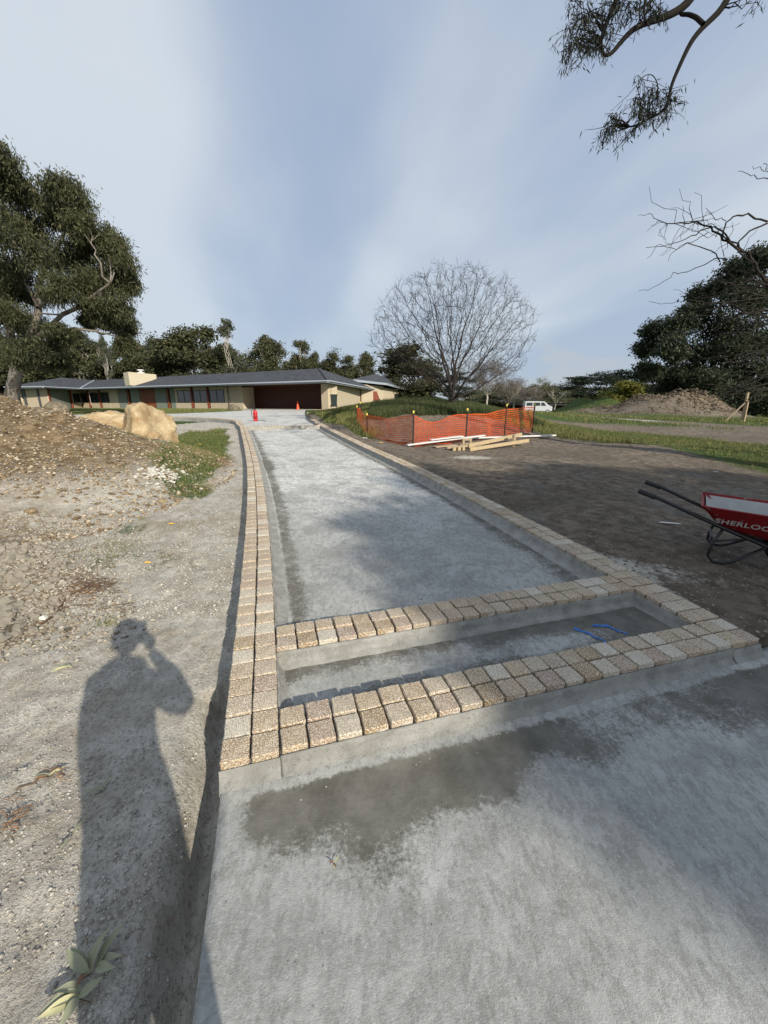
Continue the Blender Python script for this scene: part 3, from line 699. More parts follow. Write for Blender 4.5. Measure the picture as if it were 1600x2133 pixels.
# left wing walls
c1 = at(104, 850, 50.0)[:2]; le = at(52, 850, 51.5)[:2]; ic = hit(170, W1, e_)
dw = (ic - c1) / np.linalg.norm(ic - c1); df = (c1 - le) / np.linalg.norm(c1 - le)
A_ = c1
post(149, A_, dw); a, b = seg(108, 146, A_, dw)
panel(109, 146, A_, dw); window(152.5, 169, A_, dw, z0=1.5, z1=2.9, frame=M_WHITE, split=1)
post(103.5, A_, dw, w=.3)
a, b = seg(53, 100, le, df); wallseg('wall', M_BRICK, a, b, .3, TOPW); post(55, le, df, mat=M_FRAME, w=.35); post(84, le, df, mat=M_FRAME, w=.3)
wallseg('wall', M_BRICK, le, le + np.array([-1, 9]), .3, TOPW)
# roof
ZE, ZR = 3.27, 4.92
A1 = at(665, 768, 41.9); A3 = at(197, 792.5, 63); Aw = at(128, 786.3, 56); A1[2] = A3[2] = ZR; Aw[2] = ZR - .02
zt = ZE + .19
c1t, it, b1t, b2t, c2t = [(p[0], p[1], zt) for p in (C1, I_, B1, B2, C2)]
bk1 = (C2[0] - 12, C2[1] + 6, zt); bk2 = (-42, 74, zt); bk3 = (-52, 62, zt)
A1b = (A1[0] - 1.5, A1[1] + 20, ZR)
def rf(m):
    for P_ in ([c1t, it, tuple(A3), tuple(A1)], [c1t, tuple(A1), c2t], [it, b1t, tuple(Aw), tuple(A3)], [b1t, b2t, tuple(Aw)], [b2t, bk3, tuple(A3), tuple(Aw)], [tuple(A1), A1b, c2t], [A1b, bk1, c2t], [tuple(A1), tuple(A3), bk2, bk1, A1b], [bk3, bk2, tuple(A3)]):
        m.poly(P_)
roof = hb(rf, 'roof', M_SHING)
def sf(m): m.poly([(*p, ZE) for p in (C1, I_, B1, B2)] + [(bk3[0], bk3[1], ZE), (bk2[0], bk2[1], ZE), (bk1[0], bk1[1], ZE), (*C2, ZE)])
hb(sf, 'soffit', M_SOFF)
def fa(m):
    for p, q in ((C1, I_), (I_, B1), (B1, B2), (C1, C2)):
        m.bar((*p, ZE + .085), (*q, ZE + .085), .06, .19)
    # gutter roll standing proud
hb(fa, 'fascia', M_FASC)
def gu(m):
    for p, q in ((C1, I_), (I_, B1), (B1, B2), (C1, C2)):
        P_ = np.array(p); Q_ = np.array(q); d = (Q_ - P_) / np.linalg.norm(Q_ - P_); nn = np.array([d[1], -d[0]]); nn = nn if nn @ (-P_) > 0 else -nn
        if p is C1 and q is C2: nn = np.array([.98, -.15])
        m.bar((*(P_ + nn * .09), ZE + .16), (*(Q_ + nn * .09), ZE + .16), .11, .10)
hb(gu, 'gutter', simple('gutter_metal', (.40, .44, .50), .4, .5, .05))
for p, q in (((*C1, zt), A1), (it, A3)):
    def rc(m): m.bar(Vector(p) + Vector((0, 0, .05)), Vector(q) + Vector((0, 0, .04)), .22, .05)
    hb(rc, 'ridge_cap', M_SHING if p[0] > -10 else M_FASC)
# chimney
k0 = at(259, 772, 50.5); k1 = at(271, 795, 49.6); k2 = at(325, 784, 53)
def ch(m):
    a = at(270, 796, 49.6); b = at(326, 786, 54); c = at(259.5, 794, 51)
    zt_ = at(270, 774.5, 49.6)[2]
    m.prism([(a[0], a[1], 3.6), (b[0], b[1], 3.6), (b[0] - 1.1, b[1] + 1.5, 3.6), (c[0], c[1], 3.6)], (0, 0, zt_ - 3.6))
chm = hb(ch, 'chimney', simple('chimney_brick', (.62, .55, .40), .9, .2, .08, 3, .3), roof)
def cc(m):
    q = at(293, 774, 52.5); m.lathe([(.45, 0), (.45, .12), (.2, .16), (.2, .32), (.42, .36), (.38, .46), (.05, .5)], 14, (q[0], q[1], at(270, 774.5, 49.6)[2] + .01))
hb(cc, 'chimney_cowl', M_WHITE, roof)
# downpipe and low steps
q = hit(478, W1, e_); hb(lambda m: m.tube([(*(q + n_ * .1), BASE), (*(q + n_ * .1), TOPW)], .04, 8), 'downpipe', M_FRAME)

# second wing behind
h2 = empty('house', (8, 60, 1.0), 'separate hip-roofed wing half hidden behind the bare tree', 'house'); O2 = Vector((8, 60, 1.0))
L2 = at(735, 790, 52); K2 = at(806, 798, 58); E2 = at(902, 824.5, 105); T2 = at(782, 778.4, 62)
for nm, fn, mt in (('roof', lambda m: [m.poly([L2, K2, T2]), m.poly([K2, E2, T2]), m.poly([T2, E2, (L2[0] - 4, 110, 3.6)]), m.poly([T2, (L2[0] - 4, 110, 3.6), L2])], M_SHING),
                   ('fascia', lambda m: [m.bar(L2 - (0, 0, .14), K2 - (0, 0, .14), .08, .28), m.bar(K2 - (0, 0, .14), E2 - (0, 0, .14), .08, .3)], M_FASC),
                   ('wall', lambda m: [m.bar((L2[0] + 1, L2[1] + 1.6, 2.3), (K2[0] - .6, K2[1] + 1.6, 2.3), .2, 3.2), m.bar((K2[0] - .6, K2[1] + 1.7, 2.2), (E2[0] - 1, E2[1] - 2, 2.1), .2, 3.0)], M_BRICK)):
    hb(fn, nm, mt, h2, O2)
def w2(m):
    for k in range(3):
        p = Vector((K2[0] - .48, K2[1] + 1.6, 0)).lerp(Vector((E2[0] - .88, E2[1] - 2, 0)), .15 + .25 * k); q = p.lerp(Vector((E2[0] - .88, E2[1] - 2, 0)), .12)
        m.bar((p.x, p.y, 2.5), (q.x, q.y, 2.5), .12, 1.0)
hb(w2, 'window', M_GLASS, h2, O2)

# wheelie bin
def bin_():
    q = at(696, 843, 33); r = empty('wheelie_bin', (q[0], q[1], q[2] - .22), 'dark green wheelie bin standing by the cream corner of the garage', 'bin', rz=.2)
    g = simple('bin_plastic', (.012, .022, .020), .45, .4); m = MB()
    b = [(-.26, -.28), (.26, -.28), (.26, .28), (-.26, .28)]; vb = [m.bm.verts.new((x_ * .82, y_ * .82, .06)) for x_, y_ in b]; vt = [m.bm.verts.new((x_, y_, .98)) for x_, y_ in b]
    for i in range(4): m.bm.faces.new((vb[i], vb[(i + 1) % 4], vt[(i + 1) % 4], vt[i]))
    m.bm.faces.new(vb[::-1]); m.bm.faces.new(vt); m.build('body', g, r)
    m = MB(); m.box((0, -.01, 1.01), (.60, .64, .05), None, .015); m.box((0, .33, 1.0), (.5, .06, .06), None, .01); m.build('lid', g, r)
    for s in (-1, 1):
        m = MB(); m.lathe([(.1, -.03), (.1, .03)], 14, (s * .25, .26, .1), Matrix.Rotation(R(90), 3, 'Y')); m.build('wheel', g, r)
bin_()

# ---------------------------------------------------------------- vegetation
def tri_leaves(C, size, aspect=.35, droop=0.0, rg=rng):
    n = len(C); d = rg.normal(size=(n, 3)); d[:, 2] -= droop * 1.6; d /= np.linalg.norm(d, axis=1)[:, None]
    s = np.cross(d, rg.normal(size=(n, 3))); s /= np.linalg.norm(s, axis=1)[:, None]
    L = size * (.6 + .8 * rg.random(n))[:, None]; w = L * aspect
    V = np.stack([C, C + d * L * .45 + s * w * .5, C + d * L, C + d * L * .45 - s * w * .5], 1).reshape(-1, 3)
    F = np.arange(n * 4).reshape(n, 4); return V, F
def clump_points(cl, per, sub=14, tight=.34, rg=rng):
    """cl: (x,y,z,rx,ry,rz) clumps -> leaf positions gathered in sub-clumps near the shell"""
    out = []
    for (x_, y_, z_, a_, b_, c_) in cl:
        k = max(4, int(sub)); d = rg.normal(size=(k, 3)); d /= np.linalg.norm(d, axis=1)[:, None]; d *= (rg.random(k) ** .45)[:, None]
        cen = np.array([x_, y_, z_]) + d * np.array([a_, b_, c_]) * .85
        n = int(per); w = rg.integers(0, k, n); g = rg.normal(size=(n, 3)) * np.array([a_, b_, c_ * .8]) * tight * (.6 + .7 * rg.random(k))[w][:, None]
        out.append(cen[w] + g)
    return np.concatenate(out)
def leaf_mat(name, c1, c2, c3, trans=.25):
    t = MT(name, .6, .25)
    g = t.mix(t.rng(t.noise(.55, 3), .35, .65), c1, c2); g = t.mix(t.rng(t.island(), .55, 1.0, 0, .8), g, c3)
    t.color(g)
    tr = t.n.new('ShaderNodeBsdfTranslucent'); t.l.new(g, tr.inputs[0]); mx = t.n.new('ShaderNodeMixShader'); mx.inputs[0].default_value = trans
    out = t.n['Material Output']; t.l.new(t.b.outputs[0], mx.inputs[1]); t.l.new(tr.outputs[0], mx.inputs[2]); t.l.new(mx.outputs[0], out.inputs[0])
    return t.m
L_GUM = leaf_mat('gum_leaves', (.038, .046, .022), (.070, .075, .034), (.145, .145, .075))
L_GUM2 = leaf_mat('grey_gum_leaves', (.045, .055, .035), (.075, .085, .05), (.13, .14, .09))
L_DARK = leaf_mat('dark_leaves', (.022, .032, .018), (.040, .052, .025), (.065, .08, .04), .15)
L_OVER = leaf_mat('silhouette_leaves', (.010, .014, .008), (.016, .021, .011), (.03, .036, .02), .08)  # near-black: the silhouette look against the sky is put into the leaf colour
L_PINE = leaf_mat('pine_needles', (.014, .024, .014), (.028, .042, .020), (.045, .06, .03), .1)
L_YEL = leaf_mat('yellow_green_leaves', (.09, .11, .025), (.16, .16, .035), (.28, .24, .05))
L_OLV = leaf_mat('olive_leaves', (.075, .085, .045), (.12, .125, .065), (.18, .17, .10))
L_BARE = leaf_mat('winter_twigs', (.13, .115, .095), (.19, .165, .14), (.26, .235, .21), .1)
t = MT('gum_bark', .85, .2); t.color(t.mix(t.rng(t.noise(1.6, 5, stretch=(1, 1, .35)), .4, .62), (.21, .19, .165), (.08, .065, .052))); t.bump(t.noise(9, 5), .5, .03); B_GUM = t.m
B_DARK = simple('dark_bark', (.030, .026, .023), .9, .15, .4, 6, .5)
B_PALE = simple('pale_bark', (.42, .39, .34), .8, .2, .25, 3, .3)
B_BARE = simple('bare_tree_bark', (.050, .043, .038), .9, .15, .4, 6, .4)

def tubes_np(lines, seg=5):
    """many tapered polylines -> one mesh. lines: list of (pts (n,3), radii (n))"""
    V = []; F = []; base = 0; ang = np.arange(seg) * 2 * np.pi / seg; ca_, sa_ = np.cos(ang), np.sin(ang)
    for pts, rad in lines:
        pts = np.asarray(pts, float); n = len(pts); d = np.gradient(pts, axis=0); d /= np.linalg.norm(d, axis=1)[:, None] + 1e-9
        ref = np.array([0.3, 0.9, .2]) if abs(d[0] @ np.array([0.3, .9, .2])) < .85 else np.array([1., 0, 0])
        a = np.cross(d, ref); a /= np.linalg.norm(a, axis=1)[:, None] + 1e-9; b = np.cross(d, a); r = np.asarray(rad, float)[:, None, None]
        V.append((pts[:, None] + (a[:, None] * ca_[None, :, None] + b[:, None] * sa_[None, :, None]) * r).reshape(-1, 3))
        i = np.arange(n - 1)[:, None] * seg + np.arange(seg)[None]; j = np.arange(n - 1)[:, None] * seg + (np.arange(seg)[None] + 1) % seg
        F.append((np.stack([i, j, j + seg, i + seg], -1) + base).reshape(-1, 4)); base += n * seg
    return np.concatenate(V), np.concatenate(F)
def curve3(a, b, sag=0.0, n=7, wob=.05, rg=rng):
    a = np.asarray(a, float); b = np.asarray(b, float); t_ = np.linspace(0, 1, n)[:, None]; L = np.linalg.norm(b - a)
    p = a + (b - a) * t_; p[:, 2] += (sag * L * np.sin(np.pi * t_[:, 0])); w = rg.normal(size=(n, 3)) * wob * L; w[0] = 0; w[-1] = 0; return p + w
def clump_tree(name, label, cat, group, base, clumps, per, leaf, lmat, bmat, trunk_r=.3, fork=None, droop=.4, limbs=(), sub=14, tight=.34, aspect=.35, twigs=True, seed=1, tm=.0):
    rg = np.random.default_rng(seed); base = np.asarray(base, float)
    root = empty(name, tuple(base), label, cat, group); cl = np.array(clumps, float)
    fork = np.asarray(fork, float) if fork is not None else base + (cl[:, :3].mean(0) - base) * np.array([.3, .3, .45])
    lines = []
    tr = curve3(base - (0, 0, .4), fork, 0, 7, .015, rg); lines.append((tr, np.linspace(trunk_r, trunk_r * .7, 7)))
    for lb in limbs:
        p = np.array(lb[0], float); n = len(p); lines.append((p, np.linspace(lb[1], lb[2], n)))
    if twigs:
        for c_ in cl:
            src = fork
            if limbs:
                allp = np.concatenate([np.array(l[0])[len(l[0]) // 2:] for l in limbs] + [fork[None]]); src = allp[np.argmin(np.linalg.norm(allp - c_[:3], axis=1))]
            cc_ = c_[:3]; L = np.linalg.norm(cc_ - src); r0 = min(trunk_r * .35, .012 * L + .02)
            lines.append((curve3(src, cc_, -.06, 7, .035, rg), np.linspace(r0, r0 * .35, 7)))
            for _ in range(4):
                e2 = cc_ + rg.normal(size=3) * c_[3:6] * .6; lines.append((curve3(src + (cc_ - src) * .7, e2, .03, 5, .05, rg), np.linspace(r0 * .45, .008, 5)))
    V, F = tubes_np(lines, 6); link('trunk', mesh_np('trunk', V - base, F, mat=bmat, smooth=True), root)
    C = clump_points(cl, per, sub, tight, rg); V, F = tri_leaves(C, leaf, aspect, droop, rg)
    link('crown', mesh_np('crown', V - base, F, mat=lmat), root)
    return root
def pc(px, py, D, rpx, ry=None, dj=0):   # clump measured in the photograph: centre, distance, radius in photo pixels
    q = at(px, py, D + dj); s = D / 833.0; r = rpx * s; return (q[0], q[1], q[2], r, r * 1.1, (ry or rpx) * s)

# left big gum
D = 25
cl = []
r0 = np.random.default_rng(3)
for (px, py, r, ry) in [(0, 330, 28, 30), (20, 395, 38, 28), (-20, 400, 50, 40), (55, 405, 22, 20), (132, 395, 30, 26), (150, 430, 38, 30), (110, 440, 30, 26), (172, 470, 30, 28), (60, 470, 45, 34), (10, 480, 45, 40), (225, 500, 28, 26),
                        (190, 520, 40, 28), (245, 540, 30, 30), (262, 590, 26, 26), (230, 580, 34, 26), (150, 545, 48, 34), (90, 540, 48, 40), (30, 560, 50, 40), (-30, 560, 50, 60), (180, 590, 40, 26), (120, 600, 30, 26), (60, 610, 44, 24), (195, 635, 24, 24), (240, 640, 30, 28), (262, 680, 22, 26), (258, 712, 18, 20), (222, 668, 24, 20), (185, 668, 16, 14), (10, 650, 36, 30),
                        (60, 680, 40, 32), (95, 725, 40, 30), (40, 740, 36, 28), (115, 755, 26, 20), (-10, 710, 40, 40), (130, 690, 26, 20), (0, 610, 30, 30)]:
    cl.append(pc(px, py, D, r, ry, r0.uniform(-2.2, 2.2)))
def lp(pts, D, dz=0, jit=.0): return [at(a_, b_, D + dz * i) for i, (a_, b_) in enumerate(pts)]
fork = at(35, 745, D)
limbs = [(lp([(35, 745), (60, 715), (95, 690), (130, 655), (165, 640), (195, 615), (230, 590)], D, -.3), .20, .05), (lp([(60, 715), (80, 650), (80, 600), (95, 560), (130, 500), (145, 450)], D, .2), .22, .04),
         (lp([(95, 710), (120, 695), (160, 685), (200, 690), (240, 700)], D - 1, 0), .12, .03), (lp([(80, 640), (60, 600), (35, 570)], D, .3), .12, .03), (lp([(35, 745), (20, 690), (0, 640), (-10, 560), (0, 450), (5, 350)], D, .3), .24, .04), (lp([(82, 640), (105, 622), (135, 612), (165, 605)], D, -.3), .07, .02)]
b0_ = at(8, 842, D); clump_tree('gum_tree', 'tall spreading gum tree at the left edge, with a leaning pale trunk', 'tree', None, (b0_[0], b0_[1], gz(b0_[0], b0_[1]) ), cl, 4300, .20, L_GUM, B_GUM, .42, fork, .9, limbs, 26, .27, .24, True, 11)

# right dark tree mass
D = 40; cl = []
for (px, py, r, ry) in [(1590, 540, 34, 30), (1545, 560, 34, 26), (1500, 590, 32, 26), (1540, 620, 40, 34), (1470, 610, 28, 24), (1600, 620, 44, 40), (1450, 650, 30, 24), (1490, 680, 44, 34), (1410, 680, 30, 26), (1360, 690, 26, 22), (1345, 725, 24, 20), (1395, 730, 34, 26), (1440, 740, 44, 30), (1500, 745, 46, 30), (1570, 700, 46, 40), (1620, 720, 50, 40),
                        (1400, 800, 40, 26), (1455, 830, 46, 22), (1520, 820, 46, 30), (1590, 840, 46, 30), (1350, 770, 26, 18), (1520, 700, 50, 40), (1425, 780, 32, 20), (1480, 790, 40, 22), (1550, 770, 34, 24), (1600, 800, 30, 30)]:
    cl.append(pc(px, py, D, r, ry, r0.uniform(-3, 3)))
b0_ = at(1470, 860, D)
limbs = [(lp([(1470, 800), (1450, 750), (1420, 700), (1370, 700)], D, .2), .25, .05), (lp([(1480, 800), (1490, 720), (1500, 640), (1520, 580)], D, .2), .3, .05), (lp([(1480, 800), (1530, 740), (1580, 660), (1600, 580)], D, .2), .3, .05)]
clump_tree('spreading_tree', 'large dark-leaved tree at the right edge behind the brown earth heap', 'tree', None, (b0_[0], b0_[1], gz(b0_[0], b0_[1])), cl, 2600, .30, L_DARK, B_DARK, .35, at(1478, 800, D), .3, limbs, 20, .27, .4, True, 12)

# prototype background trees (unit size: 10 m high, crown about 8 m wide)
def proto(kind, seed):
    rg = np.random.default_rng(seed); cl = []
    if kind == 'gum':
        for _ in range(17):
            a = rg.uniform(0, 6.28); r = rg.uniform(.4, 2.9); z = rg.uniform(2.6, 8.8); r *= (1 - max(0, z - 6.3) / 4.4); cl.append((r * math.cos(a), r * math.sin(a), z, rg.uniform(.9, 1.5), rg.uniform(.9, 1.5), rg.uniform(.7, 1.1)))
        cl += [(0, 0, 9.1, 1, 1, .7)]; args = (1000, .26, L_GUM, B_PALE, .22); kw = dict(droop=.3, sub=12, tight=.3, aspect=.55)
    elif kind == 'round':
        for _ in range(26):
            a = rg.uniform(0, 6.28); z = rg.uniform(1.0, 9.0); r = 3.3 * math.sqrt(max(0.05, 1 - ((z - 5) / 4.6) ** 2)) * rg.uniform(.4, 1); cl.append((r * math.cos(a), r * math.sin(a), z, 1.35, 1.35, 1.1))
        args = (1000, .27, L_GUM, B_DARK, .25); kw = dict(droop=.2, sub=12, tight=.32, aspect=.6)
    elif kind == 'slim':
        for _ in range(12):
            a = rg.uniform(0, 6.28); z = rg.uniform(4.0, 9.6); r = rg.uniform(.2, 2.3) * (1 - max(0, z - 7) / 4); cl.append((r * math.cos(a), r * math.sin(a), z, .75, .75, .55))
        args = (330, .26, L_GUM2, B_PALE, .16); kw = dict(droop=.6, sub=9, tight=.32, aspect=.45)
    elif kind == 'pine':
        for _ in range(22):
            z = rg.uniform(1.6, 9.2); a = rg.uniform(0, 6.28); r = rg.uniform(.6, 3.4) * (1.0 if z < 7.5 else .6); cl.append((r * math.cos(a), r * math.sin(a), z, 1.5, 1.5, .5))
        args = (480, .26, L_PINE, B_DARK, .25); kw = dict(droop=0, sub=12, tight=.3, aspect=.5)
    elif kind == 'olive':
        for _ in range(14):
            a = rg.uniform(0, 6.28); z = rg.uniform(3.2, 9.0); r = 3.4 * math.sqrt(max(0.05, 1 - ((z - 5.5) / 4.4) ** 2)) * rg.uniform(.3, 1); cl.append((r * math.cos(a), r * math.sin(a), z, 1.3, 1.3, 1.0))
        args = (330, .26, L_OLV, B_PALE, .2); kw = dict(droop=.2, sub=14, tight=.34, aspect=.4)
    elif kind == 'bare':
        for _ in range(16):
            a = rg.uniform(0, 6.28); z = rg.uniform(2.6, 9.2); r = 3.0 * math.sqrt(max(0.05, 1 - ((z - 5.5) / 4.6) ** 2)) * rg.uniform(.3, 1); cl.append((r * math.cos(a), r * math.sin(a), z, 1.2, 1.2, 1.2))
        args = (430, .55, L_BARE, B_PALE, .18); kw = dict(droop=-.7, sub=14, tight=.36, aspect=.055)
    elif kind == 'yellow':
        for _ in range(16):
            a = rg.uniform(0, 6.28); z = rg.uniform(1.0, 9.0); r = 4.0 * math.sqrt(max(0.05, 1 - ((z - 3.5) / 6) ** 2)) * rg.uniform(.3, 1); cl.append((r * math.cos(a), r * math.sin(a), z, 1.4, 1.4, 1.3))
        args = (380, .5, L_YEL, B_DARK, .2); kw = dict(droop=0, sub=14, tight=.36, aspect=.5)
    return clump_tree('tree', None, None, None, (0, 0, 0), cl, *args[:1], args[1], args[2], args[3], args[4], (0, 0, 3.2 if kind != 'yellow' else 1), seed=seed, **kw)
NM = {'gum': 'gum_tree', 'round': 'gum_tree', 'slim': 'slender_gum', 'pine': 'pine_tree', 'olive': 'olive_tree', 'bare': 'bare_tree', 'yellow': 'yellow_bush'}
CT = {'pine': 'pine', 'yellow': 'bush'}
PR = {}
def plant(kind, var, px, top, wpx, D, base, label, group=None):
    key = (kind, var)
    if key not in PR: PR[key] = [proto(kind, 100 + var * 7 + len(kind)), False]
    src, used = PR[key]
    if not used: o = src; PR[key][1] = True
    else:
        o = src.copy(); col.objects.link(o)
        for ch in src.children:
            c = ch.copy(); col.objects.link(c); c.parent = o
    o.name = NM[kind]
    q = at(px, top, D); zb = base; hgt = (q[2] - zb) / 9.7; w = wpx * D / 833.0 / 6.2
    o.location = (q[0], q[1], zb); o.scale = (w, w, hgt); o.rotation_euler = (0, 0, random.uniform(0, 6.28))
    tag(o, label, CT.get(kind, 'tree'), group); return o
TG = 'trees behind the house'
for a in [('round', 0, 20, 715, 130, 66, .5, 'leafy tree behind the left end of the roof, under the big gum', TG), ('gum', 0, 95, 735, 110, 72, .5, 'low gum tree behind the left wing of the house', TG),
          ('gum', 1, 160, 690, 100, 70, .5, 'airy gum tree between the big gum and the chimney', TG), ('slim', 0, 208, 686, 46, 64, .5, 'small light-crowned gum whose top shows below the big gum', TG),
          ('round', 1, 245, 735, 80, 70, .5, 'rounded tree just left of the chimney', TG), ('round', 0, 305, 703, 95, 72, .5, 'olive-green gum directly behind the chimney', TG),
          ('round', 1, 350, 712, 70, 76, .5, 'gum right of the chimney filling in behind the widest crown', TG), ('round', 2, 402, 684, 125, 68, .5, 'widest dense crown right of the chimney', TG),
          ('slim', 1, 470, 668, 78, 64, .5, 'tall slender gum with pale trunk rising above the roof', TG), ('round', 1, 500, 745, 80, 74, .5, 'low dense tree right of the slender gum', TG),
          ('gum', 2, 553, 699, 88, 66, .5, 'round-topped gum above the left part of the garage roof', TG), ('gum', 0, 622, 708, 62, 66, .5, 'narrow gum above the middle of the garage roof', TG),
          ('gum', 1, 655, 735, 50, 70, .5, 'lower gum shoulder left of the roof peak', TG), ('round', 0, 704, 733, 66, 68, .5, 'rounded tree just right of the roof peak', TG),
          ('gum', 2, 762, 733, 56, 74, .5, 'pale gum behind the small wing roof', TG), ('round', 2, 868, 722, 150, 72, .3, 'big dome-shaped dark tree behind the bare tree', TG),
          ('pine', 0, 955, 770, 70, 66, .3, 'dark conifer directly behind the bare tree trunk', TG), ('round', 1, 800, 770, 60, 80, .5, 'low tree in the gap left of the dome-shaped tree', TG)]:
    plant(*a)
for k, px in enumerate(range(-20, 770, 44)):
    plant(('round', 'gum')[k % 2], k % 3, px + random.uniform(-9, 9), (712 if px < 470 else 752) + random.uniform(-10, 10), 92, 84 + random.uniform(-4, 6), .3, 'dull green tree in the closed wood far behind the house', 'far wood behind the house')
TG = 'trees along the far side of the field'
for a in [('bare', 0, 1020, 745, 90, 80, -.3, 'pale leafless tree right behind the bare tree', TG), ('olive', 0, 985, 805, 60, 70, 0, 'brownish low tree left of the pale leafless tree', TG),
          ('bare', 0, 1075, 785, 70, 84, -.3, 'brown twiggy tree right of the pale leafless one', TG), ('olive', 1, 1062, 800, 80, 90, -.3, 'olive low tree behind the fence corner post', TG),
          ('olive', 0, 1123, 787, 50, 88, -.3, 'light olive tree with domed crown behind the van', TG), ('bare', 0, 1110, 805, 60, 80, -.3, 'thin brown tree beside the domed olive tree', TG),
          ('olive', 1, 1162, 796, 62, 74, -.2, 'small olive tree with a clear trunk right of the van', TG), ('pine', 1, 1203, 779, 96, 92, -.3, 'dark pine behind the green earth heaps', TG),
          ('pine', 0, 1265, 774, 100, 96, -.3, 'dark flat-topped pine left of the yellow bush', TG), ('pine', 1, 1322, 765, 105, 94, -.3, 'taller dark pine above the yellow bush', TG), ('pine', 0, 1378, 764, 115, 94, -.3, 'dark pine directly above the brown earth heap', TG),
          ('pine', 1, 1440, 758, 120, 90, -.3, 'dark pine seen under the large right-hand tree', TG), ('round', 2, 1530, 790, 120, 70, -.3, 'dense dark tree at the far right under the large tree', TG), ('round', 0, 1640, 760, 150, 60, -.2, 'dark tree closing the view at the right edge', TG), ('pine', 0, 1590, 795, 90, 52, -.1, 'low dark conifer right of the leaning timber', TG),
          ('yellow', 0, 1313, 799, 84, 60, -.1, 'yellow-green bush behind the brown earth heap', TG), ('yellow', 0, 1405, 820, 90, 62, -.1, 'dull yellow-green bush in the shade right of the brown heap', TG), ('olive', 0, 1475, 825, 90, 50, -.1, 'scrubby bush behind the right foot of the heap', TG),
          ('round', 1, 1230, 815, 80, 100, -.3, 'low dark scrub tree behind the green heaps', TG), ('round', 2, 1030, 815, 90, 100, -.3, 'low scrub tree seen over the orange fence', TG)]:
    plant(*a)
for k, px in enumerate(range(985, 1660, 44)):
    plant(('olive', 'round', 'pine')[k % 3], k % 2, px + random.uniform(-8, 8), random.uniform(800, 818) - max(0, (px - 1380) * .12), 74, 108 + random.uniform(-5, 6), -.5, 'low dark tree in the closed scrub line beyond the field', 'scrub line beyond the field')
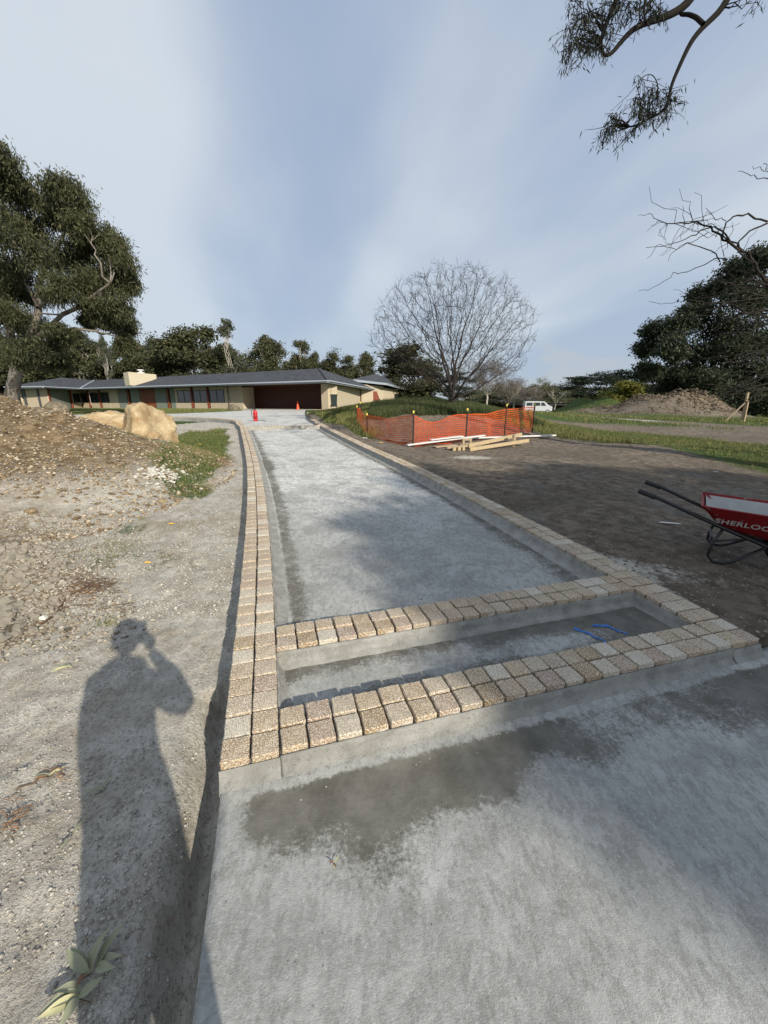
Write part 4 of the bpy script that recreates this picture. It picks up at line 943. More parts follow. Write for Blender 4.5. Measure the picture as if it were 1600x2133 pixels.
# ---------------------------------------------------------------- bare multi-stem tree
def bare_tree():
    rg = np.random.default_rng(5); b = at(940, 850, 17); b = np.array([b[0], b[1], gz(b[0], b[1])])
    root = empty('bare_tree', tuple(b), 'leafless fan-shaped tree with many stems behind the orange fence', 'tree')
    n = 5200; A = rg.normal(size=(n, 3)); A /= np.linalg.norm(A, axis=1)[:, None]; A *= (rg.random(n) ** (1 / 2.6))[:, None]
    A = A * np.array([3.75, 3.3, 2.85]) + np.array([-.15, 0, 3.05]); A = A[(A[:, 2] > .9) & (A[:, 2] > .35 * np.hypot(A[:, 0], A[:, 1]) ** 1.0 - .1)]
    lump = fbm(A[:, 0] * .9 + 7, A[:, 2] * .9 + A[:, 1] * .6, 3, 3); A = A[lump > .30]
    P_ = [np.array([0, 0, -.3]), np.array([0, 0, .1]), np.array([.01, 0, .45]), np.array([.02, 0, .8])]; par = [-1, 0, 1, 2]
    for k in range(13):                   # main stems leave the short trunk in a fan
        a = k * 2.4 + rg.uniform(-.3, .3); el = R([24, 38, 50, 62, 74, 84, 32, 46, 58, 70, 28, 54, 42][k]); d = np.array([math.cos(a) * math.cos(el), math.sin(a) * math.cos(el), math.sin(el)]); p = P_[2 + k % 2]; pr = 2 + k % 2
        for j in range(6):
            d = d + rg.normal(size=3) * .06 + (0, 0, .03); d /= np.linalg.norm(d); p = p + d * .2; P_.append(p); par.append(pr); pr = len(P_) - 1
    P_ = np.array(P_); par = list(par); step = .15; lastd = {}
    for it in range(60):
        if len(A) < 20 or len(P_) > 9000: break
        best = np.full(len(A), 9e9); bi = np.zeros(len(A), int)
        for c0 in range(0, len(P_), 1500):
            D2 = ((A[:, None] - P_[None, c0:c0 + 1500]) ** 2).sum(-1); m_ = D2.argmin(1); v = D2[np.arange(len(A)), m_]; up = v < best; best[up] = v[up]; bi[up] = m_[up] + c0
        dirs = np.zeros_like(P_); inf = best < 1.5 ** 2; vv = A[inf] - P_[bi[inf]]; vv /= np.linalg.norm(vv, axis=1)[:, None] + 1e-9; np.add.at(dirs, bi[inf], vv); cnt = np.bincount(bi[inf], minlength=len(P_))
        k = np.where(cnt > 0)[0]; k = k[k > 3]
        if not len(k): break
        pd = P_[k] - P_[np.array(par)[k]]; pd /= np.linalg.norm(pd, axis=1)[:, None] + 1e-9
        d = dirs[k] / cnt[k][:, None] + pd * .55 + rg.normal(size=(len(k), 3)) * .13; d[:, 2] += .10; d /= np.linalg.norm(d, axis=1)[:, None]
        new = P_[k] + d * step; P_ = np.concatenate([P_, new]); par += list(k); A = A[best > .20 ** 2]
        if it > 3:
            D2 = np.full(len(A), 9e9); 
            for c0 in range(0, len(new), 1500): D2 = np.minimum(D2, ((A[:, None] - new[None, c0:c0 + 1500]) ** 2).sum(-1).min(1))
            A = A[D2 > .20 ** 2]
    par = np.array(par); N_ = len(P_); tips = np.zeros(N_); ch = [[] for _ in range(N_)]
    for i_ in range(1, N_): ch[par[i_]].append(i_)
    for i_ in range(N_ - 1, -1, -1): tips[i_] = max(1, sum(tips[c] for c in ch[i_]))
    rad = np.clip(.0036 * tips ** .52, .0042, .15)
    lines = []; stack = [(0, [0])]
    while stack:
        s_, chain = stack.pop(); cur = s_
        while True:
            c = ch[cur]
            if not c: break
            c = sorted(c, key=lambda q: -tips[q])
            for o_ in c[1:]: stack.append((o_, [cur, o_]))
            chain.append(c[0]); cur = c[0]
        if len(chain) > 1:
            r_ = rad[chain].copy(); r_[0] = min(r_[0], r_[1] * 1.15); lines.append((P_[chain], r_))
    tipn = [i_ for i_ in range(4, N_) if tips[i_] <= 2]
    for i_ in tipn:
        for _ in range(2):
            d = P_[i_] - P_[par[i_]]; d /= np.linalg.norm(d) + 1e-9; d = d + rg.normal(size=3) * .5 + (0, 0, .2); d /= np.linalg.norm(d); L = rg.uniform(.12, .3); m_ = P_[i_] + d * L * .5 + rg.normal(size=3) * .015; lines.append((np.array([P_[i_], m_, P_[i_] + d * L + (0, 0, .03)]), np.array([.0042, .0035, .0025])))
    thick = [l for l in lines if l[1].max() > .028]; thin = [l for l in lines if l[1].max() <= .028]
    V, F = tubes_np(thick, 7); link('trunk', mesh_np('trunk', V, F, mat=B_BARE, smooth=True), root)
    V, F = tubes_np(thin, 3); link('branches', mesh_np('branches', V, F, mat=B_BARE), root)
    root.scale = (.90, .90, .92); root.location.z -= .12
bare_tree()

# overhanging eucalyptus branches, top right
def overhang():
    rg = np.random.default_rng(9); D = 6.2
    base = np.array([11.0, 5.5, gz(11.0, 5.5)]); root = empty('gum_tree', tuple(base), 'gum tree whose leafy branches hang into the sky at the top right', 'tree')
    def L_(pts, dj=0.0): return np.array([at(a_, b_, D + dj + .08 * i) for i, (a_, b_) in enumerate(pts)])
    def sm(p, n=24):
        p = np.array(p); t_ = np.linspace(0, len(p) - 1, n); q = np.stack([np.interp(t_, np.arange(len(p)), p[:, k]) for k in range(3)], -1)
        for _ in range(2): q[1:-1] = (q[:-2] + 2 * q[1:-1] + q[2:]) / 4
        return q
    A = sm(L_([(1256, 113), (1270, 118), (1290, 92), (1315, 62), (1345, 47), (1380, 38), (1415, 22), (1440, 0), (1470, -60), (1560, -170)])); B = sm(L_([(1390, 222), (1397, 180), (1410, 150), (1430, 105), (1445, 78), (1470, 50), (1500, 25), (1520, -10), (1560, -80), (1640, -170)], .4))
    Cc = sm(L_([(1465, 50), (1450, 36), (1435, 30), (1420, 30), (1415, 20)], .2)); Dd = sm(L_([(1256, 113), (1250, 90), (1262, 50), (1280, 10), (1300, -40), (1380, -120)])); E_ = sm(L_([(1390, 222), (1372, 238), (1345, 250), (1325, 262), (1305, 265), (1290, 255), (1268, 240)], .4)); G = sm(L_([(1290, 258), (1272, 262), (1255, 272)], .4)); H = sm(L_([(1368, 205), (1372, 180), (1362, 155), (1345, 155), (1330, 168)], .4), 14); I = sm(L_([(1325, 22), (1340, 15), (1360, 0), (1370, -30)], .2), 10); J = sm(L_([(1345, 47), (1340, 20), (1350, -20)], .1), 8)
    trk = np.array([base - (0, 0, .4), base + (-.1, .1, 3), base + (-.5, .3, 6), (A[-1] + B[-1]) / 2 + (1.5, 0, 1.2)]); jn = trk[-1]
    lines = [(sm(trk, 14), np.linspace(.34, .14, 14)), (A, np.linspace(.018, .062, 24)), (B, np.linspace(.016, .052, 24)), (Cc, np.linspace(.028, .022, 24)), (Dd, np.linspace(.02, .035, 24)), (E_, np.linspace(.018, .005, 24)), (G, np.linspace(.006, .003, 24)), (H, np.linspace(.007, .004, 14)), (I, np.linspace(.016, .02, 10)), (J, np.linspace(.012, .016, 8)),
             (curve3(A[-1], jn, .05, 6, .03, rg), np.linspace(.085, .13, 6)), (curve3(B[-1], jn, .05, 6, .03, rg), np.linspace(.075, .13, 6)), (curve3(Dd[-1], A[-1], .05, 6, .03, rg), np.linspace(.035, .05, 6))]
    # twig strings with hanging leaves
    C = []
    for (px, py, r, ry, n, dj) in [(1215, 45, 22, 26, 24, 0), (1200, 75, 26, 22, 26, 0), (1235, 85, 22, 18, 20, 0), (1185, 95, 12, 18, 9, 0), (1262, 60, 14, 20, 12, 0), (1240, 20, 20, 18, 14, 0), (1280, 5, 26, 14, 20, 0), (1345, 5, 22, 14, 18, .1), (1372, 22, 12, 20, 14, .1), (1195, 0, 20, 10, 8, 0), (1300, 10, 14, 12, 8, 0),
                                   (1350, 188, 18, 12, 13, .4), (1328, 205, 13, 14, 13, .4), (1360, 232, 20, 9, 16, .4), (1388, 212, 12, 14, 10, .4), (1345, 235, 18, 10, 14, .4), (1402, 205, 12, 14, 8, .4), (1388, 238, 8, 16, 8, .4), (1332, 165, 8, 8, 5, .4), (1375, 192, 14, 10, 8, .4),
                                   (1262, 262, 12, 10, 9, .4), (1282, 262, 10, 12, 8, .4), (1255, 275, 8, 8, 5, .4), (1320, 272, 8, 10, 5, .4), (1270, 244, 8, 6, 4, .4), (1575, 0, 10, 6, 4, .6)]:
        for k in range(n):
            a0_ = np.array(at(px + rg.normal() * r * .5, py + rg.normal() * ry * .5, D + dj + rg.normal() * .22)); e2 = a0_ + np.array([rg.normal() * .12, rg.normal() * .12, -rg.uniform(.04, .22)])
            mm = a0_ + (e2 - a0_) * .5 + rg.normal(size=3) * .02; lines.append((np.array([a0_, mm, e2]), np.array([.004, .003, .0015])))
            m_ = 9; tt = rg.random(m_); C.append(a0_ + (e2 - a0_) * tt[:, None] + rg.normal(size=(m_, 3)) * .03)
        src = min((A, B, Dd, E_), key=lambda l: np.linalg.norm(l - at(px, py, D + dj), axis=1).min()); j = np.linalg.norm(src - at(px, py, D + dj), axis=1).argmin()
        for _ in range(3): lines.append((curve3(src[j], at(px + rg.normal() * r * .4, py + rg.normal() * ry * .4, D + dj), .05, 6, .06, rg), np.linspace(.009, .003, 6)))
    # more crown above the frame
    extra = []
    for _ in range(10): extra.append((jn[0] + rg.uniform(-2.2, 2.5), jn[1] + rg.uniform(-1.5, 3.5), jn[2] + rg.uniform(.8, 2.6), .7, .7, .45))
    for e in extra: lines.append((curve3(jn, np.array(e[:3]), .05, 6, .05, rg), np.linspace(.08, .02, 6)))
    C.append(clump_points(np.array(extra), 1500, 14, .3, rg)); C = np.concatenate(C)
    V, F = tubes_np(lines, 6); link('trunk', mesh_np('trunk', V - base, F, mat=simple('silhouette_gum_bark', (.016, .014, .012), .95, .1, .4, 6, .4), smooth=True), root)  # bark colour blackened to paint in the silhouette against the sky
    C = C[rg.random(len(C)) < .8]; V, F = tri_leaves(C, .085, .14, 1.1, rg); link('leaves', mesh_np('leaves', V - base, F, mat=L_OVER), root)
overhang()

# thin leafless branches at the right edge
def bare_right():
    rg = np.random.default_rng(21); D = 9.5; b = np.array([11.2, 9.0, gz(11.2, 9.0)])
    root = empty('bare_tree', tuple(b), 'leafless tree at the right edge with thin crooked twigs reaching into the sky', 'tree')
    lines = []
    def L_(pts, r0, r1, dj=0):
        p = np.array([at(a_, b_, D + dj) for a_, b_ in pts]); t_ = np.linspace(0, len(p) - 1, len(p) * 3); q = np.stack([np.interp(t_, np.arange(len(p)), p[:, k]) for k in range(3)], -1); q[1:-1] += rg.normal(size=(len(q) - 2, 3)) * .02
        lines.append((q, np.linspace(r0, r1, len(q)))); return q
    main = L_([(1640, 700), (1610, 620), (1585, 570), (1560, 530), (1525, 512), (1500, 490), (1475, 470), (1450, 461), (1420, 466), (1385, 467), (1358, 446)], .036, .005)
    L_([(1560, 530), (1530, 505), (1500, 475), (1470, 475), (1440, 490), (1405, 508), (1345, 516)], .02, .005); L_([(1475, 484), (1445, 500), (1410, 520), (1372, 508), (1348, 538)], .008, .004)
    L_([(1500, 545), (1480, 520), (1440, 505), (1425, 508), (1405, 525), (1392, 543)], .012, .004); L_([(1525, 512), (1505, 490), (1515, 458), (1550, 445), (1580, 455), (1620, 470)], .012, .02); L_([(1512, 460), (1490, 455), (1470, 433)], .008, .004)
    L_([(1515, 540), (1490, 538), (1460, 555), (1430, 568), (1400, 570), (1365, 600), (1330, 606)], .012, .004); L_([(1580, 565), (1530, 520), (1560, 480), (1600, 465), (1640, 470)], .014, .02); L_([(1375, 475), (1378, 495), (1395, 508)], .004, .004)
    L_([(1640, 380), (1600, 373), (1570, 365), (1537, 357)], .012, .004); L_([(1640, 350), (1600, 352), (1590, 343)], .01, .004); L_([(1600, 358), (1585, 350), (1568, 346)], .006, .004)
    L_([(1640, 645), (1560, 650), (1510, 665), (1480, 690)], .02, .005); L_([(1425, 625), (1400, 632), (1352, 628)], .006, .004); L_([(1425, 625), (1470, 630), (1530, 640), (1600, 660)], .006, .02)
    for k in range(46):
        s = np.array([1640, rg.uniform(560, 820)]); e = np.array([rg.uniform(1440, 1560), s[1] + rg.uniform(-40, 60)]); m_ = (s + e) / 2 + rg.normal(size=2) * 14
        q = L_([tuple(s), tuple(m_), tuple(e)], .016, .004, rg.uniform(-1, 2))
        for j in range(3):
            i = rg.integers(3, len(q)); e2 = q[i] + np.array([-rg.uniform(.1, .6), rg.normal() * .2, rg.normal() * .25]); lines.append((curve3(q[i], e2, .05, 5, .06, rg), np.linspace(.006, .003, 5)))
    for k in range(40):
        i = rg.integers(8, len(main)); e2 = main[i] + np.array([rg.normal() * .4, rg.normal() * .3, rg.normal() * .3]); lines.append((curve3(main[i], e2, .05, 5, .06, rg), np.linspace(.006, .003, 5)))
    top = np.array(at(1640, 700, D)); lines.append((curve3(b - (0, 0, .3), top, .0, 8, .03, rg), np.linspace(.16, .09, 8)))
    for yy in (380, 350, 470, 640): lines.append((curve3(top, at(1640, yy, D), .0, 8, .04, rg), np.linspace(.07, .02, 8)))
    V, F = tubes_np(lines, 5); link('trunk', mesh_np('trunk', V - b, F, mat=B_DARK, smooth=True), root)
bare_right()

# big gum behind the photographer: its crown shades the right-hand foreground
cl = []; r0 = np.random.default_rng(17)
while len(cl) < 46:
    ty = r0.uniform(.9, 7.4); lb = np.interp(ty, [-1, .8, 1.4, 2.1, 3.7, 6.5, 7.5], [1.1, 1.3, 1.5, 1.4, .7, .0, .6]); tx = r0.uniform(lb, 8.5); z_ = 12 + r0.uniform(-2.2, 2.2); k = z_ * 1.963
    cl.append((tx + .5736 * k, ty - .819 * k, z_, 1.0, 1.0, .85))
clump_tree('gum_tree', 'tall gum tree standing behind the photographer, shading the right of the driveway', 'tree', None, (19.5, -17, 0), cl, 900, .30, L_GUM, B_GUM, .4, (19, -16.6, 7.5), .6, (), 12, .32, .5, True, 15)

# ---------------------------------------------------------------- orange barrier fence
t = MT('orange_mesh', .45, .4); t.color(t.mix(t.rng(t.noise(1.5, 3), .3, .7), (.55, .07, .014), (.72, .12, .025)))
tr = t.n.new('ShaderNodeBsdfTranslucent'); tr.inputs[0].default_value = (.85, .2, .05, 1); mx = t.n.new('ShaderNodeMixShader'); mx.inputs[0].default_value = .3
t.l.new(t.b.outputs[0], mx.inputs[1]); t.l.new(tr.outputs[0], mx.inputs[2]); t.l.new(mx.outputs[0], t.n['Material Output'].inputs[0]); M_ORG = t.m
M_STEEL = simple('black_star_picket', (.02, .018, .016), .6, .4)
M_CAP = simple('yellow_cap', (.75, .62, .12), .5, .4, .05)
def fence():
    rg = np.random.default_rng(2)
    # post: (px, py base, D, py top)
    PO = [(751, 884, 16.5, 838), (744, 880, 15.6, 846), (765, 912, 13.0, 866), (860, 931, 11.0, 857), (970, 921, 12.0, 852), (1050, 914, 13.0, 843), (1108, 905, 14.4, 842)]
    pts = []
    for (px, py, D_, pt) in PO:
        q = at(px, py, D_); top = at(px, pt, D_)[2]; pts.append((q[0], q[1], q[2], top))
    root = empty('barrier_fence', (pts[3][0], pts[3][1], pts[3][2]), 'orange plastic mesh barrier fence on yellow-capped posts around the bare tree', 'fence'); o0 = np.array(pts[3][:3])
    for k, (a_, b_, c_, tp) in enumerate(pts):
        if k == 2: tp = at(765, 862, 13)[2]
        m = MB()
        for ang in (0, 120, 240):
            u_ = Vector((math.cos(R(ang)), math.sin(R(ang)), 0)) * .012; m.box(Vector((a_, b_, (c_ + tp) / 2 - .1)) - Vector(o0) + u_, (.028, .006, tp - c_ + .2), Matrix.Rotation(R(ang), 3, 'Z'))
        o = m.build('post', M_STEEL, root)
        m = MB(); m.lathe([(.026, -.06), (.028, 0), (.022, .02)], 10, Vector((a_, b_, tp)) - Vector(o0)); m.build('cap', M_CAP, o)
    tops = [(866 - 14, 16.3), (850, 15.6), (866, 13), (866, 11), (864, 12), (853, 13), (848, 14.4)]
    V = []; F = []
    def ribbon(p, w, flat):
        b_ = len(V)
        for i, q in enumerate(p):
            V.append(q + w * flat); V.append(q - w * flat)
        for i in range(len(p) - 1): F.append((b_ + 2 * i, b_ + 2 * i + 1, b_ + 2 * i + 3, b_ + 2 * i + 2))
    for k in range(len(pts) - 1):
        A = np.array(pts[k][:2]); B = np.array(pts[k + 1][:2]); L = np.linalg.norm(B - A); za0, zb0 = pts[k][2] + .03, pts[k + 1][2] + .03
        za1 = at(0 + [751, 744, 765, 860, 970, 1050, 1108][k], tops[k][0], pts[k][1])[2]; zb1 = at([751, 744, 765, 860, 970, 1050, 1108][k + 1], tops[k + 1][0], pts[k + 1][1])[2]
        sag = [.0, .05, .10, .24, .06, .0][k]; belly = [.05, .10, .10, .16, .08, .04][k]
        nn = np.array([(B - A)[1], -(B - A)[0]]) / L
        if nn @ (-A) < 0: nn = -nn
        sx = .33 if k == 3 else .5
        def S(s, t_):
            q = A + (B - A) * s; w_ = math.sin(math.pi * s); wave = math.sin(s * 9 + k) * .05 * w_ + math.sin(s * 21 + t_ * 5 + k * 2) * .022 * w_ + belly * w_ * math.sin(math.pi * t_) * (.6 + .4 * math.sin(5 * s + 4 * t_))
            z0 = za0 + (zb0 - za0) * s + math.sin(s * 13 + k) * .015; dip = math.exp(-((s - sx) / .28) ** 2) - math.exp(-(sx / .28) ** 2) * (1 - s) - math.exp(-((1 - sx) / .28) ** 2) * s
            z1 = za1 + (zb1 - za1) * s - sag * dip; q = q + nn * wave
            zz_ = z0 + (z1 - z0) * t_ + .02 * math.sin(s * 17 + 3 * t_) * t_ * (1 - t_) * 4
            return np.array([q[0], q[1], zz_]) - o0
        nv = max(4, int(L * 1.08 / .068)); nh = 13; d3 = np.array([(B - A)[0] / L, (B - A)[1] / L, 0])
        for i in range(nv + 1): ribbon([S(i / nv, j / nh) for j in range(nh + 1)], .0075, d3)
        for j in range(nh + 1): ribbon([S(i / nv, j / nh) for i in range(nv + 1)], .016 if j in (0, nh) else .008, np.array([0, 0, 1.]))
    link('barrier_mesh', mesh_np('barrier_mesh', np.array(V), np.array(F), mat=M_ORG), root)
fence()

# ---------------------------------------------------------------- timber and white boards by the fence
M_PINE = simple('raw_pine', (.42, .325, .20), .8, .2, .25, 9, .2)
M_PINE2 = simple('grey_timber', (.36, .28, .19), .85, .2, .3, 9, .2)
M_WB = simple('white_board', (.62, .62, .60), .6, .3, .06, 4)
def gp(px, py, D, dz=0): q = at(px, py, D); return np.array([q[0], q[1], gz(q[0], q[1]) + dz])
def plank(name, a, b, w, h, mat, label, cat='timber', group=None):
    a = np.array(a, float); b = np.array(b, float); mid = (a + b) / 2; m = MB(); m.bar(a - mid, b - mid, w, h, .004); o = m.build(name, mat); o.location = mid; return tag(o, label, cat, group)
plank('white_board', gp(848, 937, 10.9, .05), gp(1008, 916, 12.0, .17), .14, .035, M_WB, 'long white board lying lowest and nearest, left end on bare earth', 'board')
plank('white_board', gp(895, 925, 11.3, .17), gp(962, 920, 11.6, .22), .22, .03, M_WB, 'short wide white board resting on the long white one', 'board')
plank('white_board', gp(940, 922, 11.9, .10), gp(1156, 910, 13.3, .12), .12, .04, M_WB, 'longest white board, its far end sticking out past the fence on the right', 'board')
plank('timber_plank', gp(905, 933, 10.8, .03), gp(1020, 920, 11.6, .06), .20, .03, M_PINE2, 'grey weathered plank flat on the ground under the white boards')
plank('timber_plank', gp(978, 941, 10.2, .05), gp(1100, 921, 11.2, .16), .07, .09, M_PINE, 'front pale pine beam leaning on the small upright frame')
plank('timber_plank', gp(975, 934, 10.6, .09), gp(1085, 914, 11.7, .26), .07, .10, M_PINE, 'rear pale pine beam, parallel to and above the front one')
plank('timber_plank', gp(930, 938, 10.4, .06), gp(1000, 930, 10.8, .10), .09, .05, M_PINE2, 'short brown plank between the white boards and the pine beams')
def frame_(px, py, D, w, h_, label, rz):
    q = gp(px, py, D); r = empty('sawhorse', tuple(q), label, 'sawhorse', rz=rz)
    for nm, a, b in (('leg', (-w / 2, 0, 0), (-w / 2, 0, h_)), ('leg', (w / 2, 0, 0), (w / 2, 0, h_)), ('rail', (-w / 2 - .04, 0, h_ + .03), (w / 2 + .04, 0, h_ + .03))):
        m = MB(); m.bar(a, b, .06, .06, .003, (0, 1, 0)); m.build(nm, M_PINE2, r)
frame_(972, 931, 10.9, .20, .20, 'small upright timber frame at the left end of the pine beams', .1)
frame_(1070, 924, 11.1, .08, .28, 'small timber trestle propping the right end of the pine beams', .9)
for i, (px, py, D_, l_) in enumerate([(946, 939, 10.3, 'sawn timber offcut at the left of the pile'), (955, 938, 10.35, 'middle sawn offcut in the row at the foot of the pile'), (963, 938, 10.35, 'sawn offcut next to the end of the front pine beam')]):
    q = gp(px, py, D_, .045); m = MB(); m.box((0, 0, 0), (.08, .12, .09), Matrix.Rotation(.3 * i, 3, 'Z'), .004); o = m.build('timber_offcut', M_PINE); o.location = q; tag(o, l_, 'offcut', 'sawn offcuts at the foot of the timber pile')
plank('timber_plank', gp(800, 917, 12.4, .02), gp(856, 921, 11.6, .03), .1, .02, M_PINE2, 'thin plank lying at the foot of the mesh left of the corner post')

# ---------------------------------------------------------------- traffic cone
q = gp(621, 855.5, 40, 0); q[2] = float(zslab(frame(q[:1], q[1:2])[0])[0])
cone = empty('traffic_cone', tuple(q), 'orange traffic cone at the far end of the right edging before the garage', 'cone')
M_CONE = simple('cone_plastic', (.80, .10, .035), .5, .4, .08, 4)
m = MB(); m.box((0, 0, .02), (.40, .40, .04), None, .01); m.build('base', M_CONE, cone)
m = MB(); m.lathe([(.17, .04), (.155, .07), (.03, .84), (.022, .86)], 20); m.build('body', M_CONE, cone)

# ---------------------------------------------------------------- red extinguisher-like sprayer
q = at(533, 877, 19.3); q[2] = float(zslab(frame(q[:1], q[1:2])[0])[0])
ex = empty('fire_extinguisher', tuple(q), 'red cylinder extinguisher with black hose standing on the far slab', 'extinguisher')
M_RED = simple('red_paint', (.52, .02, .025), .35, .5, .1, 3); M_BLK = simple('black_rubber', (.014, .014, .015), .6, .4)
m = MB(); m.lathe([(.085, 0), (.098, .015), (.10, .04), (.10, .42), (.09, .47), (.06, .505), (.03, .52)], 24); m.build('cylinder', M_RED, ex)
m = MB(); m.lathe([(.03, .515), (.035, .56), (.02, .58)], 12); m.bar((-.12, 0, .60), (.06, 0, .585), .03, .025, .004); m.bar((-.13, 0, .655), (.04, 0, .60), .03, .02, .004); m.build('valve_head', M_BLK, ex)
m = MB(); m.tube([(-.02, 0, .57), (-.10, 0, .56), (-.16, .0, .50), (-.18, 0, .36), (-.165, 0, .22), (-.12, 0, .13)], .013, 8); m.build('hose', M_BLK, ex)
m = MB(); m.tube([(.09, -.03, .04), (.18, -.04, .05), (.30, -.05, .045), (.40, -.08, .03), (.46, -.13, .012), (.52, -.12, .012)], .012, 8); m.build('hose', M_BLK, ex)
m = MB(); m.lathe([(.1015, .12), (.1015, .36)], 24); o = m.build('label_band', simple('label_print', (.36, .015, .02), .5), ex)

# ---------------------------------------------------------------- wheelbarrow
def wheelbarrow():
    # measured points: near/far handle grips, legs, wheel
    gN = at(1343, 1030, 3.42); tN = at(1570, 1138, 2.98)
    origin = np.array([2.88, 3.17, gz(2.88, 3.17)])
    r = empty('wheelbarrow', tuple(origin), 'red steel wheelbarrow with black tube frame parked right of the driveway', 'wheelbarrow')
    tt_ = MT('barrow_red', .5, .35); tt_.color(tt_.mix(tt_.rng(tt_.noise(9, 7, .75), .56, .66, 0, .75), tt_.mix(tt_.rng(tt_.noise(4, 5, .7, w=3), .5, .7, 0, .6), (.20, .007, .009), (.075, .012, .010)), (.27, .25, .23))); red = tt_.m; blk = simple('barrow_black', (.012, .012, .014), .4, .5, .3, 6); cem = simple('cement_crust', (.34, .34, .33), .95, .15, .2, 12, .5)
    # local axes: X' from handles to wheel, Y' across (away from viewer)
    f = np.array([.78, -.626]); s = np.array([.626, .78]); rz = math.atan2(f[1], f[0])
    r.rotation_euler = (0, 0, rz)
    # local coords origin at near leg; handle grip at x=-.55, wheel at x=.78
    W2 = .56
    for y_ in (0, 1):
        Y = y_ * W2; iy = .19 if y_ == 0 else W2 - .19
        m = MB(); m.tube([(-.60, Y, .56), (-.45, Y, .52), (.02, Y + (.03 if not y_ else -.03), .33), (.35, Y + (.10 if not y_ else -.10), .20), (.54, iy, .19), (.66, iy, .19)], .017, 10); m.build('handle_rail', blk, r)
        m = MB(); m.lathe([(.018, 0), (.023, .01), (.022, .13), (.025, .14), (.018, .15)], 12, (-.61, Y, .563), Vector((.15, 0, -.045)).to_track_quat('Z', 'Y').to_matrix()); m.build('grip', M_BLK, r)
        lg = [(.05, Y + .04 * (1 - 2 * y_), .32), (.0, Y, .18), (-.01, Y, .06), (.03, Y, .016), (.10, Y, .016), (.16, Y, .05), (.34, Y + .08 * (1 - 2 * y_), .19)]
        m = MB(); m.tube(lg, .013, 8); m.build('leg', blk, r)
    m = MB(); m.tube([(-.005, 0, .17), (-.005, W2, .17)], .011, 8); m.tube([(0, 0, .2), (.22, .06, .245)], .010, 8); m.tube([(0, W2, .2), (.22, W2 - .06, .245)], .010, 8); m.tube([(.34, .08, .2), (.34, W2 - .08, .2)], .012, 8); m.build('brace', blk, r)
    m = MB(); m.box((.30, W2 / 2, .225), (.34, .26, .012), Matrix.Rotation(.22, 3, 'Y')); m.build('floor_plate', blk, r)
    # tray: rim and floor rectangles, open top, with thickness
    rim = [(-.13, -.06, .505), (.76, -.06, .47), (.76, W2 + .06, .47), (-.13, W2 + .06, .505)]
    flo = [(.03, .09, .30), (.50, .10, .225), (.50, W2 - .10, .225), (.03, W2 - .09, .30)]
    bm = bmesh.new(); a = [bm.verts.new(v) for v in rim]; b = [bm.verts.new(v) for v in flo]
    for i in range(4): bm.faces.new((a[i], a[(i + 1) % 4], b[(i + 1) % 4], b[i]))
    bm.faces.new(b)
    es = [e for e in bm.edges if (e.verts[0] in a) != (e.verts[1] in a)] + [e for e in bm.edges if e.verts[0] in b and e.verts[1] in b]
    bmesh.ops.bevel(bm, geom=es, offset=.035, segments=3, affect='EDGES')
    bmesh.ops.recalc_face_normals(bm, faces=bm.faces)
    me = bpy.data.meshes.new('tray'); bm.to_mesh(me); bm.free(); me.materials.append(red); me.materials.append(cem)
    o = link('tray', me, r); sl = o.modifiers.new('thick', 'SOLIDIFY'); sl.thickness = .004; sl.material_offset = 0
    # inner crust
    def sc(p, c, k): return tuple(np.array(p) * (1 - k) + np.array(c) * k)
    cr = np.mean(rim, axis=0); cf = np.mean(flo, axis=0); m = MB(); a = [sc(p, cr, .07) for p in rim]; a = [(x_, y_, z_ - .012) for x_, y_, z_ in a]; b = [sc(p, cf, .22) for p in flo]; b = [(x_, y_, z_ + .06) for x_, y_, z_ in b]
    va = [m.bm.verts.new(v) for v in a]; vb = [m.bm.verts.new(v) for v in b]
    for i in range(4): m.bm.faces.new((va[i], va[(i + 1) % 4], vb[(i + 1) % 4], vb[i]))
    m.bm.faces.new(vb); m.build('cement_lining', cem, r)
    m = MB(); m.tube([rim[0], rim[1], rim[2], rim[3], rim[0]], .008, 8, False); m.build('rim', red, r)
    # lettering on the near side of the tray
    cu = bpy.data.curves.new('lettering', 'FONT'); cu.body = 'SHERLOCK'; cu.size = .076; cu.extrude = .0006; cu.space_character = 1.06; cu.offset = .0016
    to = bpy.data.objects.new('lettering_tmp', cu); col.objects.link(to); bpy.context.view_layer.update()
    me = bpy.data.meshes.new_from_object(to.evaluated_get(bpy.context.evaluated_depsgraph_get())); bpy.data.objects.remove(to)
    me.materials.clear(); me.materials.append(simple('stencil_white', (.50, .44, .42), .8, .2, .25, 30))
    p0 = Vector(rim[0]); p1 = Vector(rim[1]); q0 = Vector(flo[0]); q1 = Vector(flo[1])
    ex_ = (p1 - p0).normalized(); dn = ((q0 + q1) / 2 - (p0 + p1) / 2); nrm = ex_.cross(-dn).normalized(); up = nrm.cross(ex_)
    o = link('lettering', me, r); mtx = Matrix((ex_, up, nrm)).transposed().to_4x4()
    anchor = p0 + (p1 - p0) * .16 + dn * .60 + nrm * .006
    o.matrix_local = Matrix.Translation(anchor) @ mtx @ Matrix.Diagonal((1.02, 1.0, 1, 1))
    m = MB()                               # stencil bridges
    xs = [.028, .094, .151, .212, .273, .327, .388, .445]
    for x_ in xs: m.box((x_, .029, .0012), (.004, .074, .001))
    o2 = m.build('stencil_bridge', red, r); o2.matrix_local = o.matrix_local
    # wheel
    wx = .54; wy = W2 / 2; A = Matrix.Rotation(R(90), 3, 'X')
    m = MB(); prof = []
    for k in range(13):
        a_ = 2 * math.pi * k / 12; prof.append((.155 + .042 * math.cos(a_), .042 * math.sin(a_)))
    rings = []
